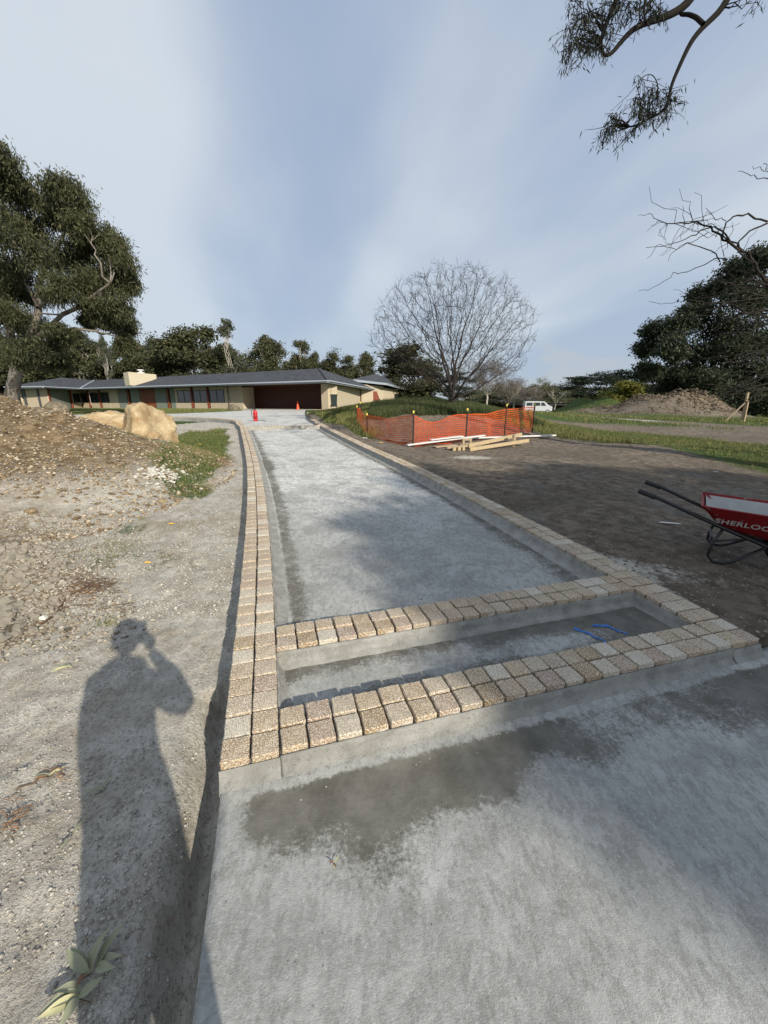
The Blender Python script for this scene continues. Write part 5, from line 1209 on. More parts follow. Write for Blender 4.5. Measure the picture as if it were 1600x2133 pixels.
    for (rr, z_) in prof[:-1]: rings.append([m.bm.verts.new(Vector((wx, wy, .20)) + A @ Vector((rr * math.cos(2 * math.pi * k / 28), rr * math.sin(2 * math.pi * k / 28), z_))) for k in range(28)])
    for i in range(12):
        for k in range(28): f_ = m.bm.faces.new((rings[i][k], rings[i][(k + 1) % 28], rings[(i + 1) % 12][(k + 1) % 28], rings[(i + 1) % 12][k])); f_.smooth = True
    wh = m.build('wheel', M_BLK, r)
    m = MB(); m.lathe([(.115, -.03), (.12, -.02), (.05, -.012), (.03, -.04), (.03, .04), (.05, .012), (.12, .02), (.115, .03)], 24, (wx, wy, .20), A); m.build('rim', red, wh)
    m = MB(); m.tube([(wx, wy - .12, .19), (wx, wy + .12, .19)], .010, 8); m.build('axle', blk, r)
wheelbarrow()

# ---------------------------------------------------------------- van, long shed, leaning timber on the far side
def van():
    q = at(1119, 861.5, 72); z = gz(q[0], q[1]); r = empty('van', (q[0], q[1], z), 'silver-white van parked beyond the field beside the orange fence', 'van', rz=R(180 - 8)); w = simple('van_paint', (.50, .53, .57), .35, .5, .04); g = M_GLASS
    m = MB(); pr = [(-2.3, .35), (-2.3, 1.2), (-1.6, 1.35), (-.9, 2.05), (2.35, 2.1), (2.45, 1.9), (2.5, .4)]; m.prism([(x_, -.9, z_) for x_, z_ in pr], (0, 1.8, 0)); bmesh.ops.bevel(m.bm, geom=m.bm.edges[:], offset=.06, segments=2, affect='EDGES'); m.build('body', w, r)
    for x0, x1 in ((-1.2, -.3), (-.15, 1.0), (1.15, 2.2)):
        for y_ in (-.905, .905):
            m = MB(); m.prism([(x0, y_, 1.3), (x1, y_, 1.3), (x1 - .02, y_, 1.85), (x0 + (.4 if x0 < -1 else .02), y_, 1.85)], (0, .01 * (1 if y_ > 0 else -1), 0)); m.build('window', g, r)
    for y_ in (-.92, .78):
        m = MB(); m.box((2.47, y_ + .07, 1.1), (.06, .12, .5), None, .01); m.build('tail_light', M_RED, r)
    for x_ in (-1.5, 1.6):
        for y_ in (-.92, .78):
            m = MB(); m.lathe([(.33, 0), (.33, .18)], 18, (x_, y_ + .16, .33), Matrix.Rotation(R(90), 3, 'X')); w_ = m.build('wheel', M_BLK, r)
            m = MB(); m.lathe([(.18, 0), (.18, .2)], 14, (x_, y_ + .17, .33), Matrix.Rotation(R(90), 3, 'X')); m.build('rim', w, w_)
van()
def shed():
    a = at(1055, 858, 86); b = at(1300, 858, 88); z = -.35; r = empty('open_shed', (a[0], a[1], z), 'long low open-sided shed with flat dark roof across the field', 'shed'); d = Vector((b[0] - a[0], b[1] - a[1], 0)); L = d.length; d.normalize(); s = Vector((-d.y, d.x, 0)); H_ = at(1100, 843, 86)[2] - z
    dk = simple('shed_roof', (.05, .05, .055), .7); bk = simple('shed_back', (.10, .07, .05), .9, .2, .4, .6)
    m = MB(); m.bar(Vector((0, 0, H_)), d * L + Vector((0, 0, H_)), 4.0, .16); m.build('roof', dk, r)
    m = MB(); m.bar(s * 1.7 + Vector((0, 0, H_ / 2)), d * L + s * 1.7 + Vector((0, 0, H_ / 2)), .1, H_ - .1); m.build('wall', bk, r)
    n = 9
    for k in range(n + 1): m = MB(); p = d * (L * k / n) - s * 1.8; m.bar(p, p + Vector((0, 0, H_ - .05)), .12, .12); m.build('post', dk, r)
shed()
def leaning():
    q = gp(1548, 876, 25); r = empty('timber_prop', tuple(q), 'tall pale timber post with a diagonal prop under the dark trees at the right', 'timber post')
    tp = at(1558, 818, 25) - q; m = MB(); m.bar((-.05, 0, -.1), tuple(tp), .12, .10, .003); m.build('post', M_PINE2, r)
    m = MB(); m.bar((-.02, -.1, -.1), tuple(tp * .72 + (.02, -.1, 0)), .09, .06, .003); m.build('post', M_PINE, r)
    e = at(1553, 838, 25) - q; f_ = gp(1511, 875, 25.3) - q; m = MB(); m.bar(tuple(f_), tuple(e), .09, .07, .003); m.build('prop', M_PINE2, r)
leaning()

# ---------------------------------------------------------------- boulders and stones
def ground_hit(px, py):                  # first meeting of the sight line with the real ground
    r = ray(px, py); t_ = .5 * 1.012 ** np.arange(420); p = r[None] * t_[:, None] + (0, 0, EYE); dz = p[:, 2] - ground_z(p[:, 0], p[:, 1])
    k = int(np.argmax(dz < 0)); k = max(k, 1); f_ = dz[k - 1] / (dz[k - 1] - dz[k] + 1e-9); return p[k - 1] + (p[k] - p[k - 1]) * f_

t = MT('sandstone', .9, .2); c_ = t.mix(t.rng(t.noise(1.7, 6, .65), .3, .68), (.27, .18, .09), (.52, .42, .26)); c_ = t.mix(t.rng(t.noise(4, 6, .7, w=3), .52, .7, 0, .8), c_, (.34, .19, .075)); c_ = t.mix(t.rng(t.noise(9, 5, .7, w=8), .58, .7, 0, .7), c_, (.66, .60, .48)); t.color(c_)
t.bump(t.math('ADD', t.noise(7, 8, .7), t.math('MULTIPLY', t.noise(30, 4), .3)), .8, .04); M_SAND = t.m
t = MT('grey_rock', .92, .2); t.color(t.mix(t.rng(t.noise(3, 5), .3, .7), (.10, .085, .065), (.22, .19, .14))); t.bump(t.noise(8, 6), .8, .04); M_GREYR = t.m
def rock_bm(seed, sub=3, amp=.35, flat=.0, facets=9):
    r = np.random.default_rng(seed); bm = bmesh.new(); bmesh.ops.create_icosphere(bm, subdivisions=sub, radius=1)
    V = np.array([v.co[:] for v in bm.verts]); 
    for _ in range(facets):              # cut planes make flat faces
        d = r.normal(size=3); d /= np.linalg.norm(d); lim = r.uniform(.62, .86); p = V @ d; V = V - np.clip(p - lim, 0, None)[:, None] * d * .92
    for k in range(4):
        w = r.normal(size=3) * 1.7 * 2 ** k; V = V * (1 + amp * .16 / 1.6 ** k * np.sin(V @ w + r.uniform(0, 6.28)))[:, None]
    for v, q in zip(bm.verts, V): v.co = q
    if sub >= 4:
        from mathutils import noise as mn
        off = Vector((seed * 3.1, seed * 1.7, seed))
        for v in bm.verts:
            p = v.co.copy(); n = mn.ridged_multi_fractal(p * 1.3 + off, 1.0, 2.2, 5, 1.0, 2.0) - 1.1; f_ = mn.fractal(p * 5 + off, .8, 2.1, 4)
            v.co = p * (1 + .085 * n + .035 * f_)
    return bm
def rock(name, seed, loc, size, rot, mat, label=None, cat='rock', group=None, sub=3, amp=.35, me=None):
    if me is None:
        bm = rock_bm(seed, sub, amp)
        if sub >= 4:
            for f in bm.faces: f.smooth = True
        me = bpy.data.meshes.new(name); bm.to_mesh(me); bm.free(); me.materials.append(mat)
    o = link(name, me, None, loc, rot); o.scale = size; return tag(o, label, cat, group)
q = at(316, 905, 9.3); rock('boulder', 33, (q[0], q[1], q[2] - .02), (.68, .60, .72), (.1, -.2, .9), M_SAND, 'big honey-coloured sandstone boulder with a cracked right face', 'boulder', sub=5, amp=.5)
q = at(235, 892, 10.4); rock('boulder', 22, (q[0], q[1], q[2] - .10), (.92, .5, .42), (1.5, .1, .1), M_SAND, 'low long sandstone boulder behind the big one on its left', 'boulder', sub=5, amp=.4)
q = at(118, 850, 26); rock('boulder', 12, (q[0], q[1], gz(q[0], q[1]) + .35), (.75, .6, .58), (.1, .2, .4), M_GREYR, 'dark grey boulder on the lawn in front of the left wing', 'boulder', sub=4)
q = at(88, 853, 26); rock('boulder', 13, (q[0], q[1], gz(q[0], q[1]) + .2), (.9, .6, .38), (0, .1, .9), M_GREYR, 'lower dark boulder left of the pointed one on the lawn', 'boulder', sub=4)
q = at(487, 852, 36); rock('boulder', 15, (q[0], q[1], zf + .15), (.55, .45, .38), (0, .1, .3), M_GREYR, 'rounded grey rock at the foot of the cream pier left of the garage', 'boulder', sub=4)
def small(px, py, s, mat, label, seed, z=None, fl=.6):
    g = ground_hit(px, py)
    rock('stone', seed, (g[0], g[1], g[2] + s * .25), (s, s * .8, s * fl), (0, .1, seed), mat, label, 'stone', sub=3)
small(339, 1047, .075, M_SAND, 'flat orange-tan stone lying alone on the pale dust right of the heap', 31)
small(65, 1068, .07, M_SAND, 'small yellow stone on the grey slope of the rubble heap', 32)
small(92, 1290, .035, simple('white_stone', (.7, .68, .58), .9), 'small white stone beside the bark debris', 33)
small(28, 1310, .055, M_GREYR, 'brown clod near the left edge below the bark debris', 34)
small(143, 1313, .03, M_GREYR, 'small flat brown stone left of the shadow of the head', 35)
M_CLOD = simple('clay_clod', (.35, .315, .255), .95, .15, .4, 22, .8); M_PEB = simple('limestone', (.52, .50, .45), .95, .15, .2, 18, .4)
CL = []
for i in range(6):
    bm = rock_bm(60 + i, 2, 1.3, facets=10); me = bpy.data.meshes.new('clod'); bm.to_mesh(me); bm.free(); me.materials.append(M_CLOD); CL.append(me)
PB = []
for i in range(6):
    bm = rock_bm(80 + i, 1, .5, facets=6); me = bpy.data.meshes.new('limestone_lump'); bm.to_mesh(me); bm.free(); me.materials.append(M_PEB); PB.append(me)
rg = np.random.default_rng(44)
for i in range(150):
    px = abs(rg.normal()) * 75; py = rg.uniform(1130, 1340) - px * .25
    if px > 230: continue
    g = ground_hit(px, py); s = rg.uniform(.018, .05) * (1.25 if px < 60 else .9)
    o = rock('clod', 0, (g[0], g[1], g[2] + s * .2), (s, s * rg.uniform(.7, 1), s * rg.uniform(.55, .85)), (rg.uniform(-.3, .3), rg.uniform(-.3, .3), rg.uniform(0, 6)), None, 'crumbly brown-grey clod in the rubble at the left edge', 'clod', 'clods of the rubble at the left edge', me=CL[rg.integers(6)])
for i in range(110):
    px = 335 + rg.normal() * 27; py = 990 + rg.normal() * 11
    g = ground_hit(px, py); s = rg.uniform(.015, .045)
    rock('limestone_lump', 0, (g[0], g[1], g[2] + s * .25), (s, s * .9, s * .65), (rg.uniform(-.3, .3), rg.uniform(-.3, .3), rg.uniform(0, 6)), None, 'white limestone lump in the little pile at the foot of the boulder', 'stone', 'white limestone lumps piled below the boulder', me=PB[rg.integers(6)])
# uncountable gravel: low-poly chips joined
def chips(name, n, fn, smin, smax, mat, seed, pw=2.2):
    r = np.random.default_rng(seed); x_, y_ = fn(r, n); n = len(x_); z_ = ground_z(x_, y_); s = smin + (smax - smin) * r.random(n) ** pw
    base = np.array([[1, 0, 0], [0, 1, 0], [-1, 0, 0], [0, -1, 0], [0, 0, .8], [0, 0, -.6]]); F0 = np.array([[0, 1, 4], [1, 2, 4], [2, 3, 4], [3, 0, 4], [1, 0, 5], [2, 1, 5], [3, 2, 5], [0, 3, 5]])
    A = r.uniform(0, 6.28, n); c__, s__ = np.cos(A), np.sin(A); V = np.tile(base, (n, 1, 1)) * (1 + (r.random((n, 6, 3)) - .5) * .7); V = V * s[:, None, None] * np.stack([np.ones(n), r.uniform(.6, 1, n), r.uniform(.4, .8, n)], -1)[:, None]
    X_ = V[..., 0] * c__[:, None] - V[..., 1] * s__[:, None] + x_[:, None]; Y_ = V[..., 0] * s__[:, None] + V[..., 1] * c__[:, None] + y_[:, None]; Z_ = V[..., 2] + z_[:, None] + s[:, None] * .2
    V = np.stack([X_, Y_, Z_], -1).reshape(-1, 3); F = (F0[None] + 6 * np.arange(n)[:, None, None]).reshape(-1, 3)
    return tag(link(name, mesh_np(name, V, None, F, mat=mat)), kind='stuff')
def chipmat(name, c1, c2, c3):
    t = MT(name, .95, .15); t.color(t.ramp(t.island(), [(0, c1), (.45, c2), (1, c3)])); t.bump(t.noise(120, 3), .5, .003); return t.m
GC = chipmat('gravel_chips', (.24, .215, .18), (.36, .34, .30), (.50, .475, .42)); CC = chipmat('clay_chips', (.13, .09, .05), (.27, .20, .12), (.50, .44, .34)); BC = chipmat('soil_chips', (.10, .082, .064), (.22, .19, .155), (.36, .33, .29))
def leftnear(r, n):
    y_ = .25 + 3.2 * r.random(n) ** 1.4; u_ = -.30 - (1.6 + y_ * .8) * r.random(n); x_ = xl(y_) + u_; k = fbm(x_ * 3, y_ * 3, 3, 5) > .38; return x_[k], y_[k]
def leftmid(r, n):
    y_ = 2.5 + 6.5 * r.random(n) ** 1.2; u_ = -.35 - (1 + y_ * .75) * r.random(n); x_ = xl(y_) + u_; k = fbm(x_ * 2, y_ * 2, 3, 6) > .48; return x_[k], y_[k]
def heap(r, n):
    a_ = r.uniform(0, 6.28, n); q_ = r.random(n) ** .5; x_ = -7.9 + 5.2 * q_ * np.cos(a_); y_ = 6.2 + 4.6 * q_ * np.sin(a_); k = (y_ < 9.8) & (q_ + (fbm(x_ * 1.2, y_ * 1.2, 3, 5) - .5) < .95); return x_[k], y_[k]
def clodz(r, n):
    q = np.array([ground_hit(*p)[:2] for p in zip(np.abs(r.normal(size=60)) * 100, r.uniform(1080, 1350, 60))]); k = r.integers(0, 60, n); return q[k, 0] + r.normal(size=n) * .16, q[k, 1] + r.normal(size=n) * .16
def rightnear(r, n):
    y_ = 1.3 + 11 * r.random(n) ** 1.5; u_ = W + SW + .04 + (.5 + y_ * .95) * r.random(n) ** 1.3; x_ = xl(y_) + u_; k = fbm(x_ * 2.2, y_ * 2.2, 3, 16) > .44; return x_[k], y_[k]
chips('gravel', 60000, leftnear, .0016, .009, GC, 1, 3.6); chips('gravel', 40000, leftmid, .0035, .020, GC, 2, 4.0); chips('rubble', 60000, heap, .006, .045, CC, 3, 4.5); chips('rubble', 6500, clodz, .004, .028, chipmat('clod_chips', (.17, .135, .095), (.30, .26, .20), (.42, .39, .33)), 4); chips('gravel', 22000, rightnear, .002, .016, BC, 5, 2.6)
def crumbs(r, n):
    s_ = r.random(n) * 3.5; k = r.integers(0, 5, n); u_ = np.where(k == 0, .12 + .06 * r.random(n), np.where(k == 1, W - .10 - .06 * r.random(n), r.random(n) * W)); s_ = np.where(k == 2, -.05 - .10 * r.random(n) ** 2, np.where(k == 3, .26 + .35 * r.random(n) ** 3, np.where(k == 4, S_C2 - .06 - .1 * r.random(n) ** 2, s_)))
    p = P(s_, u_); crumbs.z = zslab(p[..., 2]); return p[..., 0], p[..., 1]
_g = ground_z; ground_z = lambda a, b, d=True: zslab(frame(a, b)[0]) - .001
chips('mortar_crumbs', 900, crumbs, .0012, .007, chipmat('crumb_chips', (.16, .155, .14), (.30, .30, .27), (.42, .42, .39)), 30, 3); ground_z = _g
def farheap(r, n):
    o = []
    for (px, D_, rx, ry) in [(1410, 34, 5.0, 3.4), (1465, 33, 3, 2), (1330, 36, 3, 2), (1255, 38, 3.6, 2.2)]:
        q = at(px, 860, D_); a_ = r.uniform(0, 6.28, n // 4); qq = r.random(n // 4) ** .5; o.append(np.stack([q[0] + rx * qq * np.cos(a_), q[1] + ry * qq * np.sin(a_)], -1))
    o = np.concatenate(o); return o[:, 0], o[:, 1]
chips('rubble', 9000, farheap, .02, .12, chipmat('heap_chips', (.07, .052, .036), (.135, .105, .075), (.27, .23, .18)), 6, 3)

# ---------------------------------------------------------------- grass and weeds (uncountable)
def blades(name, x_, y_, hmin, hmax, mat, seed, lean=.5, w=.006, z_=None):
    r = np.random.default_rng(seed); n = len(x_); z_ = ground_z(x_, y_) if z_ is None else z_; h_ = r.uniform(hmin, hmax, n); a = r.uniform(0, 6.28, n); dx, dy = np.cos(a) * h_ * lean * r.random(n), np.sin(a) * h_ * lean * r.random(n)
    b = r.uniform(0, 6.28, n); wx, wy = np.cos(b) * w * (.6 + h_ * 3), np.sin(b) * w * (.6 + h_ * 3)
    V = np.stack([np.stack([x_ - wx, y_ - wy, z_ - .01], -1), np.stack([x_ + wx, y_ + wy, z_ - .01], -1), np.stack([x_ + wx * .7 + dx * .4, y_ + wy * .7 + dy * .4, z_ + h_ * .6], -1), np.stack([x_ + dx, y_ + dy, z_ + h_], -1), np.stack([x_ - wx * .7 + dx * .4, y_ - wy * .7 + dy * .4, z_ + h_ * .6], -1)], 1).reshape(-1, 3)
    k = np.arange(n)[:, None] * 5; Fq = k + np.array([[0, 1, 2, 4]]); Ft = k + np.array([[4, 2, 3]])
    return tag(link(name, mesh_np(name, V, Fq, Ft, mat=mat)), kind='stuff')
def gmat(name, c1, c2, c3): 
    t = MT(name, .7, .2); t.color(t.mix(t.rng(t.noise(.9, 4, .6), .35, .65), t.ramp(t.island(), [(0, c1), (.6, c2), (1, c3)]), t.ramp(t.island(), [(0, c2), (.6, c3), (1, c1)]))); return t.m
G_MAT = gmat('lawn_blades', (.065, .095, .022), (.115, .145, .038), (.24, .21, .095)); W_MAT = gmat('weed_blades', (.025, .045, .014), (.05, .078, .024), (.12, .12, .06)); D_MAT = gmat('dry_blades', (.20, .15, .08), (.30, .24, .13), (.12, .11, .05))
gx_, gy_, gm_ = GRASSFN
def scatter_mask(n, xr, yr, seed, th=.55, cond=None):
    r = np.random.default_rng(seed); y_ = yr[0] + (yr[1] - yr[0]) * r.random(n); x_ = xr[0] + (xr[1] - xr[0]) * r.random(n)
    # look the mask up on the ground grid
    j = np.clip(np.searchsorted(uy, y_) - 1, 0, len(uy) - 1); i = np.clip(np.searchsorted(ux, x_ - xl(y_)) - 1, 0, len(ux) - 1); k = gm_[j, i] + (fbm(x_ * 4, y_ * 4, 3, 91) - .5) * .8 > th
    if cond is not None: k &= cond(x_, y_)
    return x_[k], y_[k]
vis = lambda a, b: (np.abs(a) < b * 1.06 + .5)
a_, b_ = scatter_mask(90000, (-8.5, -2), (4.5, 15), 1, .5, lambda a, b: frame(a, b)[1] < -.4); blades('grass', a_, b_, .02, .06, G_MAT, 1, .8, .004)
a_, b_ = scatter_mask(170000, (1, 19), (6.5, 19), 2, .55, vis); blades('grass', a_, b_, .02, .07, G_MAT, 2, .9, .0055)
a_, b_ = scatter_mask(110000, (-4.5, 8), (12, 27), 3, .5, lambda a, b: frame(a, b)[1] > W + .45); blades('grass', a_, b_, .05, .2, G_MAT, 3, .7, .006)
a_, b_ = scatter_mask(60000, (10, 46), (17, 50), 4, .5, vis); blades('grass', a_, b_, .04, .14, G_MAT, 4, .7, .016)
a_, b_ = scatter_mask(50000, (-46, -8), (22, 50), 8, .5, None); blades('grass', a_, b_, .04, .12, G_MAT, 8, .7, .016)
r = np.random.default_rng(8)
# tall weeds on the bank round the bare tree
n = 42000; x_ = r.uniform(-.6, 6.6, n); y_ = 15.3 + 4.5 * r.random(n); k = (y_ > 15.6 + .10 * x_ + (fbm(x_ * 1.3, y_ * 0, 3, 7) - .5) * 1.2) & (x_ > -.3 + (y_ - 15) * -.2); x_, y_ = x_[k], y_[k]
blades('weeds', x_, y_, .10, .34, W_MAT, 9, .5, .006)
a_ = r.normal(size=1500) * .45 - 4.1; b_ = r.normal(size=1500) * .8 + 8.3; k = frame(a_, b_)[1] < -.8; blades('dry_grass', a_[k], b_[k], .03, .11, D_MAT, 10, 1.2, .003)
for (px, py, sx_, n, hh) in [(250, 1140, .16, 320, .06), (225, 1160, .12, 150, .05), (350, 1100, .15, 220, .045), (400, 1095, .12, 150, .04), (345, 1160, .05, 50, .05), (225, 1300, .04, 60, .05), (300, 1120, .12, 120, .06), (115, 1390, .03, 0, 0)]:
    if not n: continue
    g = ground_hit(px, py); blades('grass_tuft', g[0] + r.normal(size=n) * sx_, g[1] + r.normal(size=n) * sx_ * .7, .02, hh, D_MAT if r.random() < .4 else G_MAT, int(px), 1.2, .0022)
# ---------------------------------------------------------------- litter: bark strips, twigs, leaf sprigs
M_BARK = simple('bark_strip', (.13, .085, .055), .9, .15, .4, 30, .3); M_LEAFG = simple('dry_gum_leaf', (.25, .26, .17), .7, .3, .2, 25); M_LEAFB = simple('brown_leaf', (.20, .115, .065), .8, .2, .3, 25); M_LEAFP = simple('pale_leaf', (.42, .40, .23), .7, .3, .15, 25)
def gpt(px, py, dz=.012): g = ground_hit(px, py); return np.array([g[0], g[1], float(ground_z(np.array([g[0]]), np.array([g[1]]))[0]) + dz])
def twig(name, pts, r0, r1, mat, label, cat='twig', parent=None):
    p = np.array([gpt(a, b, .012) for a, b in pts]); t_ = np.linspace(0, len(p) - 1, len(p) * 4); q = np.stack([np.interp(t_, np.arange(len(p)), p[:, k]) for k in range(3)], -1); q[1:-1] += rg.normal(size=(len(q) - 2, 3)) * .004
    V, F = tubes_np([(q, np.linspace(r0, r1, len(q)))], 6); c0 = q[0].copy(); o = link(name, mesh_np(name, V - c0, F, mat=mat, smooth=True)); o.location = c0; return tag(o, label, cat)
twig('fallen_stick', [(50, 1310), (95, 1297), (120, 1280), (135, 1250), (165, 1232), (200, 1215)], .009, .003, M_BARK, 'forked brown stick lying in the bark debris at the left', 'stick')
twig('fallen_stick', [(110, 1290), (130, 1270), (160, 1262), (200, 1262), (245, 1253)], .007, .002, M_BARK, 'thinner brown stick pointing right from the bark debris', 'stick')
twig('fallen_twig', [(35, 1200), (120, 1160), (170, 1150)], .003, .001, M_BARK, 'thin twig on the rubble above the bark debris')
twig('fallen_twig', [(75, 1060), (95, 1100), (110, 1130)], .003, .0015, M_LEAFB, 'dry stalk on the slope of the rubble heap')
twig('fallen_twig', [(35, 1650), (70, 1632), (115, 1615), (130, 1608)], .004, .0015, M_BARK, 'thin red-brown twig left of the photographer shadow')
# bark debris heap
def strips(name, cx_, cy_, n, spx, spy, L, mat, label, cat, w=.006, seed=0):
    r = np.random.default_rng(seed); V = []; F = []; c0 = gpt(cx_, cy_)
    for i in range(n):
        a = gpt(cx_ + r.normal() * spx, cy_ + r.normal() * spy, .004 + r.random() * .02); an = r.normal() * .5 + .35; l = L * r.uniform(.4, 1); d = np.array([math.cos(an), math.sin(an), r.normal() * .12]) * l; s = np.array([-math.sin(an), math.cos(an), r.normal() * .5]) * w * r.uniform(.5, 1.2); k = len(V)
        for t_ in (0, .33, .66, 1): 
            p = a + d * t_ + np.array([0, 0, .008 * math.sin(t_ * 3.1)]) + r.normal(size=3) * .002 - c0; ww = 1 - abs(t_ - .5) * 1.2; V += [p + s * ww, p - s * ww]
        F += [(k + 2 * j, k + 2 * j + 1, k + 2 * j + 3, k + 2 * j + 2) for j in range(3)]
    o = link(name, mesh_np(name, np.array(V), np.array(F), mat=mat)); o.location = c0; return tag(o, label, cat, None, 'stuff')
strips('bark_litter', 188, 1222, 170, 22, 9, .10, M_BARK, None, None, .003, 1); strips('bark_litter', 165, 1240, 60, 25, 9, .09, M_LEAFB, None, None, .004, 2); strips('bark_litter', 250, 1268, 40, 18, 7, .05, M_BARK, None, None, .003, 3); strips('bark_litter', 30, 1330, 60, 35, 16, .09, M_BARK, None, None, .003, 4); strips('leaf_litter', 15, 1715, 40, 18, 20, .05, M_LEAFB, None, None, .003, 5)
strips('leaf_litter', 110, 1620, 24, 22, 8, .045, M_LEAFB, None, None, .003, 6); strips('leaf_litter', 230, 1298, 30, 14, 10, .035, M_LEAFP, None, None, .0025, 7); strips('leaf_litter', 270, 1900, 50, 90, 70, .02, M_LEAFB, None, None, .0018, 8); strips('leaf_litter', 400, 1250, 30, 50, 60, .03, M_BARK, None, None, .002, 9); strips('root_litter', 60, 1090, 60, 50, 26, .16, M_BARK, None, None, .002, 10); strips('root_litter', 1330, 1080, 120, 130, 50, .07, M_BARK, None, None, .003, 12)
def leaf_mesh(L, w, curl, seed, fold=.25):
    r = np.random.default_rng(seed); n = 9; V = []; F = []
    for i in range(n):
        t_ = i / (n - 1); ww = w * math.sin(math.pi * min(1, t_ ** .8 * .98 + .01)) ; x_ = L * t_; y_ = curl * L * .25 * t_ * t_; z_ = .18 * L * math.sin(math.pi * t_) * abs(curl) + .002
        V += [(x_, y_ - ww, z_ + ww * fold), (x_, y_, z_), (x_, y_ + ww, z_ + ww * fold)]
    for i in range(n - 1):
        k = 3 * i; F += [(k, k + 3, k + 4, k + 1), (k + 1, k + 4, k + 5, k + 2)]
    return np.array(V), np.array(F)
def sprig(name, px, py, leaves, label, mats, lift=.0):
    c0 = gpt(px, py, .006); r_ = empty(name, tuple(c0), label, 'leaf sprig')
    for i, (ang, L, w, curl, mi, pit) in enumerate(leaves):
        V, F = leaf_mesh(L * 1.2, w * 1.15, curl * 1.5, i, .5); me = mesh_np('leaf', V, F, mat=mats[mi], smooth=True); link('leaf', me, r_, (random.uniform(-.01, .01), random.uniform(-.01, .01), .004 + .003 * i), (random.uniform(-.4, .4), -pit, R(ang)))
    m = MB(); m.tube([(0, 0, .004), (leaves[0][1] * .5 * math.cos(R(leaves[0][0] + 150)), leaves[0][1] * .5 * math.sin(R(leaves[0][0] + 150)), .006)], .0015, 5); m.build('stem', M_BARK, r_)
ml = (M_LEAFG, M_LEAFP, M_LEAFB)
sprig('leaf_sprig', 195, 2030, [(60, .085, .013, .5, 0, .35), (95, .08, .014, -.6, 0, .4), (140, .075, .012, .5, 0, .3), (20, .06, .010, -.4, 0, .2), (-20, .055, .011, .5, 0, .15), (170, .08, .012, -.5, 0, .3), (-110, .03, .006, .3, 2, .1)], 'cluster of broad grey-green gum leaves at the bottom left of the picture', ml)
sprig('leaf_sprig', 165, 2085, [(200, .08, .013, .4, 0, .25), (225, .075, .013, -.4, 1, .2), (180, .06, .012, .4, 0, .3), (260, .05, .011, .3, 0, .2), (30, .05, .010, .3, 0, .2)], 'lower cluster of curled grey-green leaves near the bottom left corner', ml)
sprig('leaf_sprig', 150, 1392, [(200, .085, .006, .3, 1, .05), (215, .09, .006, -.3, 1, .05), (185, .08, .005, .2, 1, .05), (170, .06, .005, .3, 0, .1), (20, .05, .004, .3, 1, .05), (232, .07, .006, -.2, 1, .05)], 'pale yellow-green leaf sprig on the dust left of the shadow', ml)
sprig('leaf_sprig', 100, 1620, [(190, .05, .006, .3, 0, .1), (30, .05, .007, .3, 1, .1), (215, .04, .006, -.3, 2, .1)], 'small reddish and green leaf sprig left of the shadow at waist height', ml)
sprig('leaf_sprig', 215, 1650, [(70, .055, .004, .8, 0, .1), (200, .06, .005, -.5, 0, .1), (160, .04, .005, .5, 0, .1)], 'curved green leaves lying within the photographer shadow', ml)
sprig('leaf_sprig', 150, 1750, [(80, .07, .005, .3, 0, .1), (255, .05, .005, .3, 0, .1)], 'long narrow leaves at the left edge of the shadow', ml)
q = P(-.40, .16)
c0 = (q[0], q[1], .004); r_ = empty('leaf_sprig', c0, 'tiny dry leaf sprig on the damp concrete below the front edging', 'leaf sprig')
for i, (ang, L) in enumerate([(40, .03), (160, .022), (280, .025), (300, .02)]):
    V, F = leaf_mesh(L, .0028, .4, i); link('leaf', mesh_np('leaf', V, F, mat=(M_LEAFP, M_LEAFB, M_LEAFP, M_LEAFB)[i], smooth=True), r_, (0, 0, .002 + .001 * i), (0, -.2, R(ang)))
# yellow marks, white scraps
def scrap(px, py, pts, mat, label, cat, dz=.006, drv=False):
    c0 = gpt(px, py, dz) if not drv else None; m = MB(); m.prism([(a, b, 0) for a, b in pts], (0, 0, .004)); o = m.build(cat.replace(' ', '_'), mat); o.location = c0; o.rotation_euler = (.05, .08, 0); return tag(o, label, cat)
M_Y = simple('yellow_tape', (.85, .50, .05), .6, .3, .05); M_W = simple('white_scrap', (.75, .74, .70), .7, .3, .05)
scrap(308, 1173, [(-.025, -.012), (.02, -.01), (.028, .01), (0, .014), (-.022, .012)], M_Y, 'small orange-yellow plastic scrap on the pale dust', 'plastic scrap')
scrap(357, 1094, [(-.03, -.012), (.02, -.014), (.03, .012), (-.01, .02)], M_Y, 'dull yellow scrap caught in the grass tuft', 'plastic scrap', .02)
scrap(417, 929, [(-.04, -.02), (.03, -.02), (.035, .02), (-.02, .03)], M_Y, 'tiny yellow scrap on the grass beside the boulder', 'plastic scrap', .05)
scrap(794, 924, [(-.06, -.03), (.05, -.03), (.06, .03), (-.03, .05)], M_Y, 'bright yellow scrap at the foot of the orange mesh', 'plastic scrap', .03)
scrap(760, 915, [(-.08, -.04), (.08, -.04), (.09, .04), (-.06, .05)], M_W, 'white lump beside the corner of the orange mesh', 'plastic scrap', .04)
scrap(1395, 1091, [(-.14, -.012), (-.05, -.02), (.06, -.016), (.14, -.006), (.1, .01), (0, .012), (-.1, .01)], M_W, 'thin white strip lying on the dark soil left of the wheelbarrow', 'plastic scrap', .012)
scrap(1490, 985, [(-.06, -.02), (.05, -.02), (.06, .02), (-.03, .02)], M_W, 'white scrap on the soil at the edge of the grass', 'plastic scrap', .02)
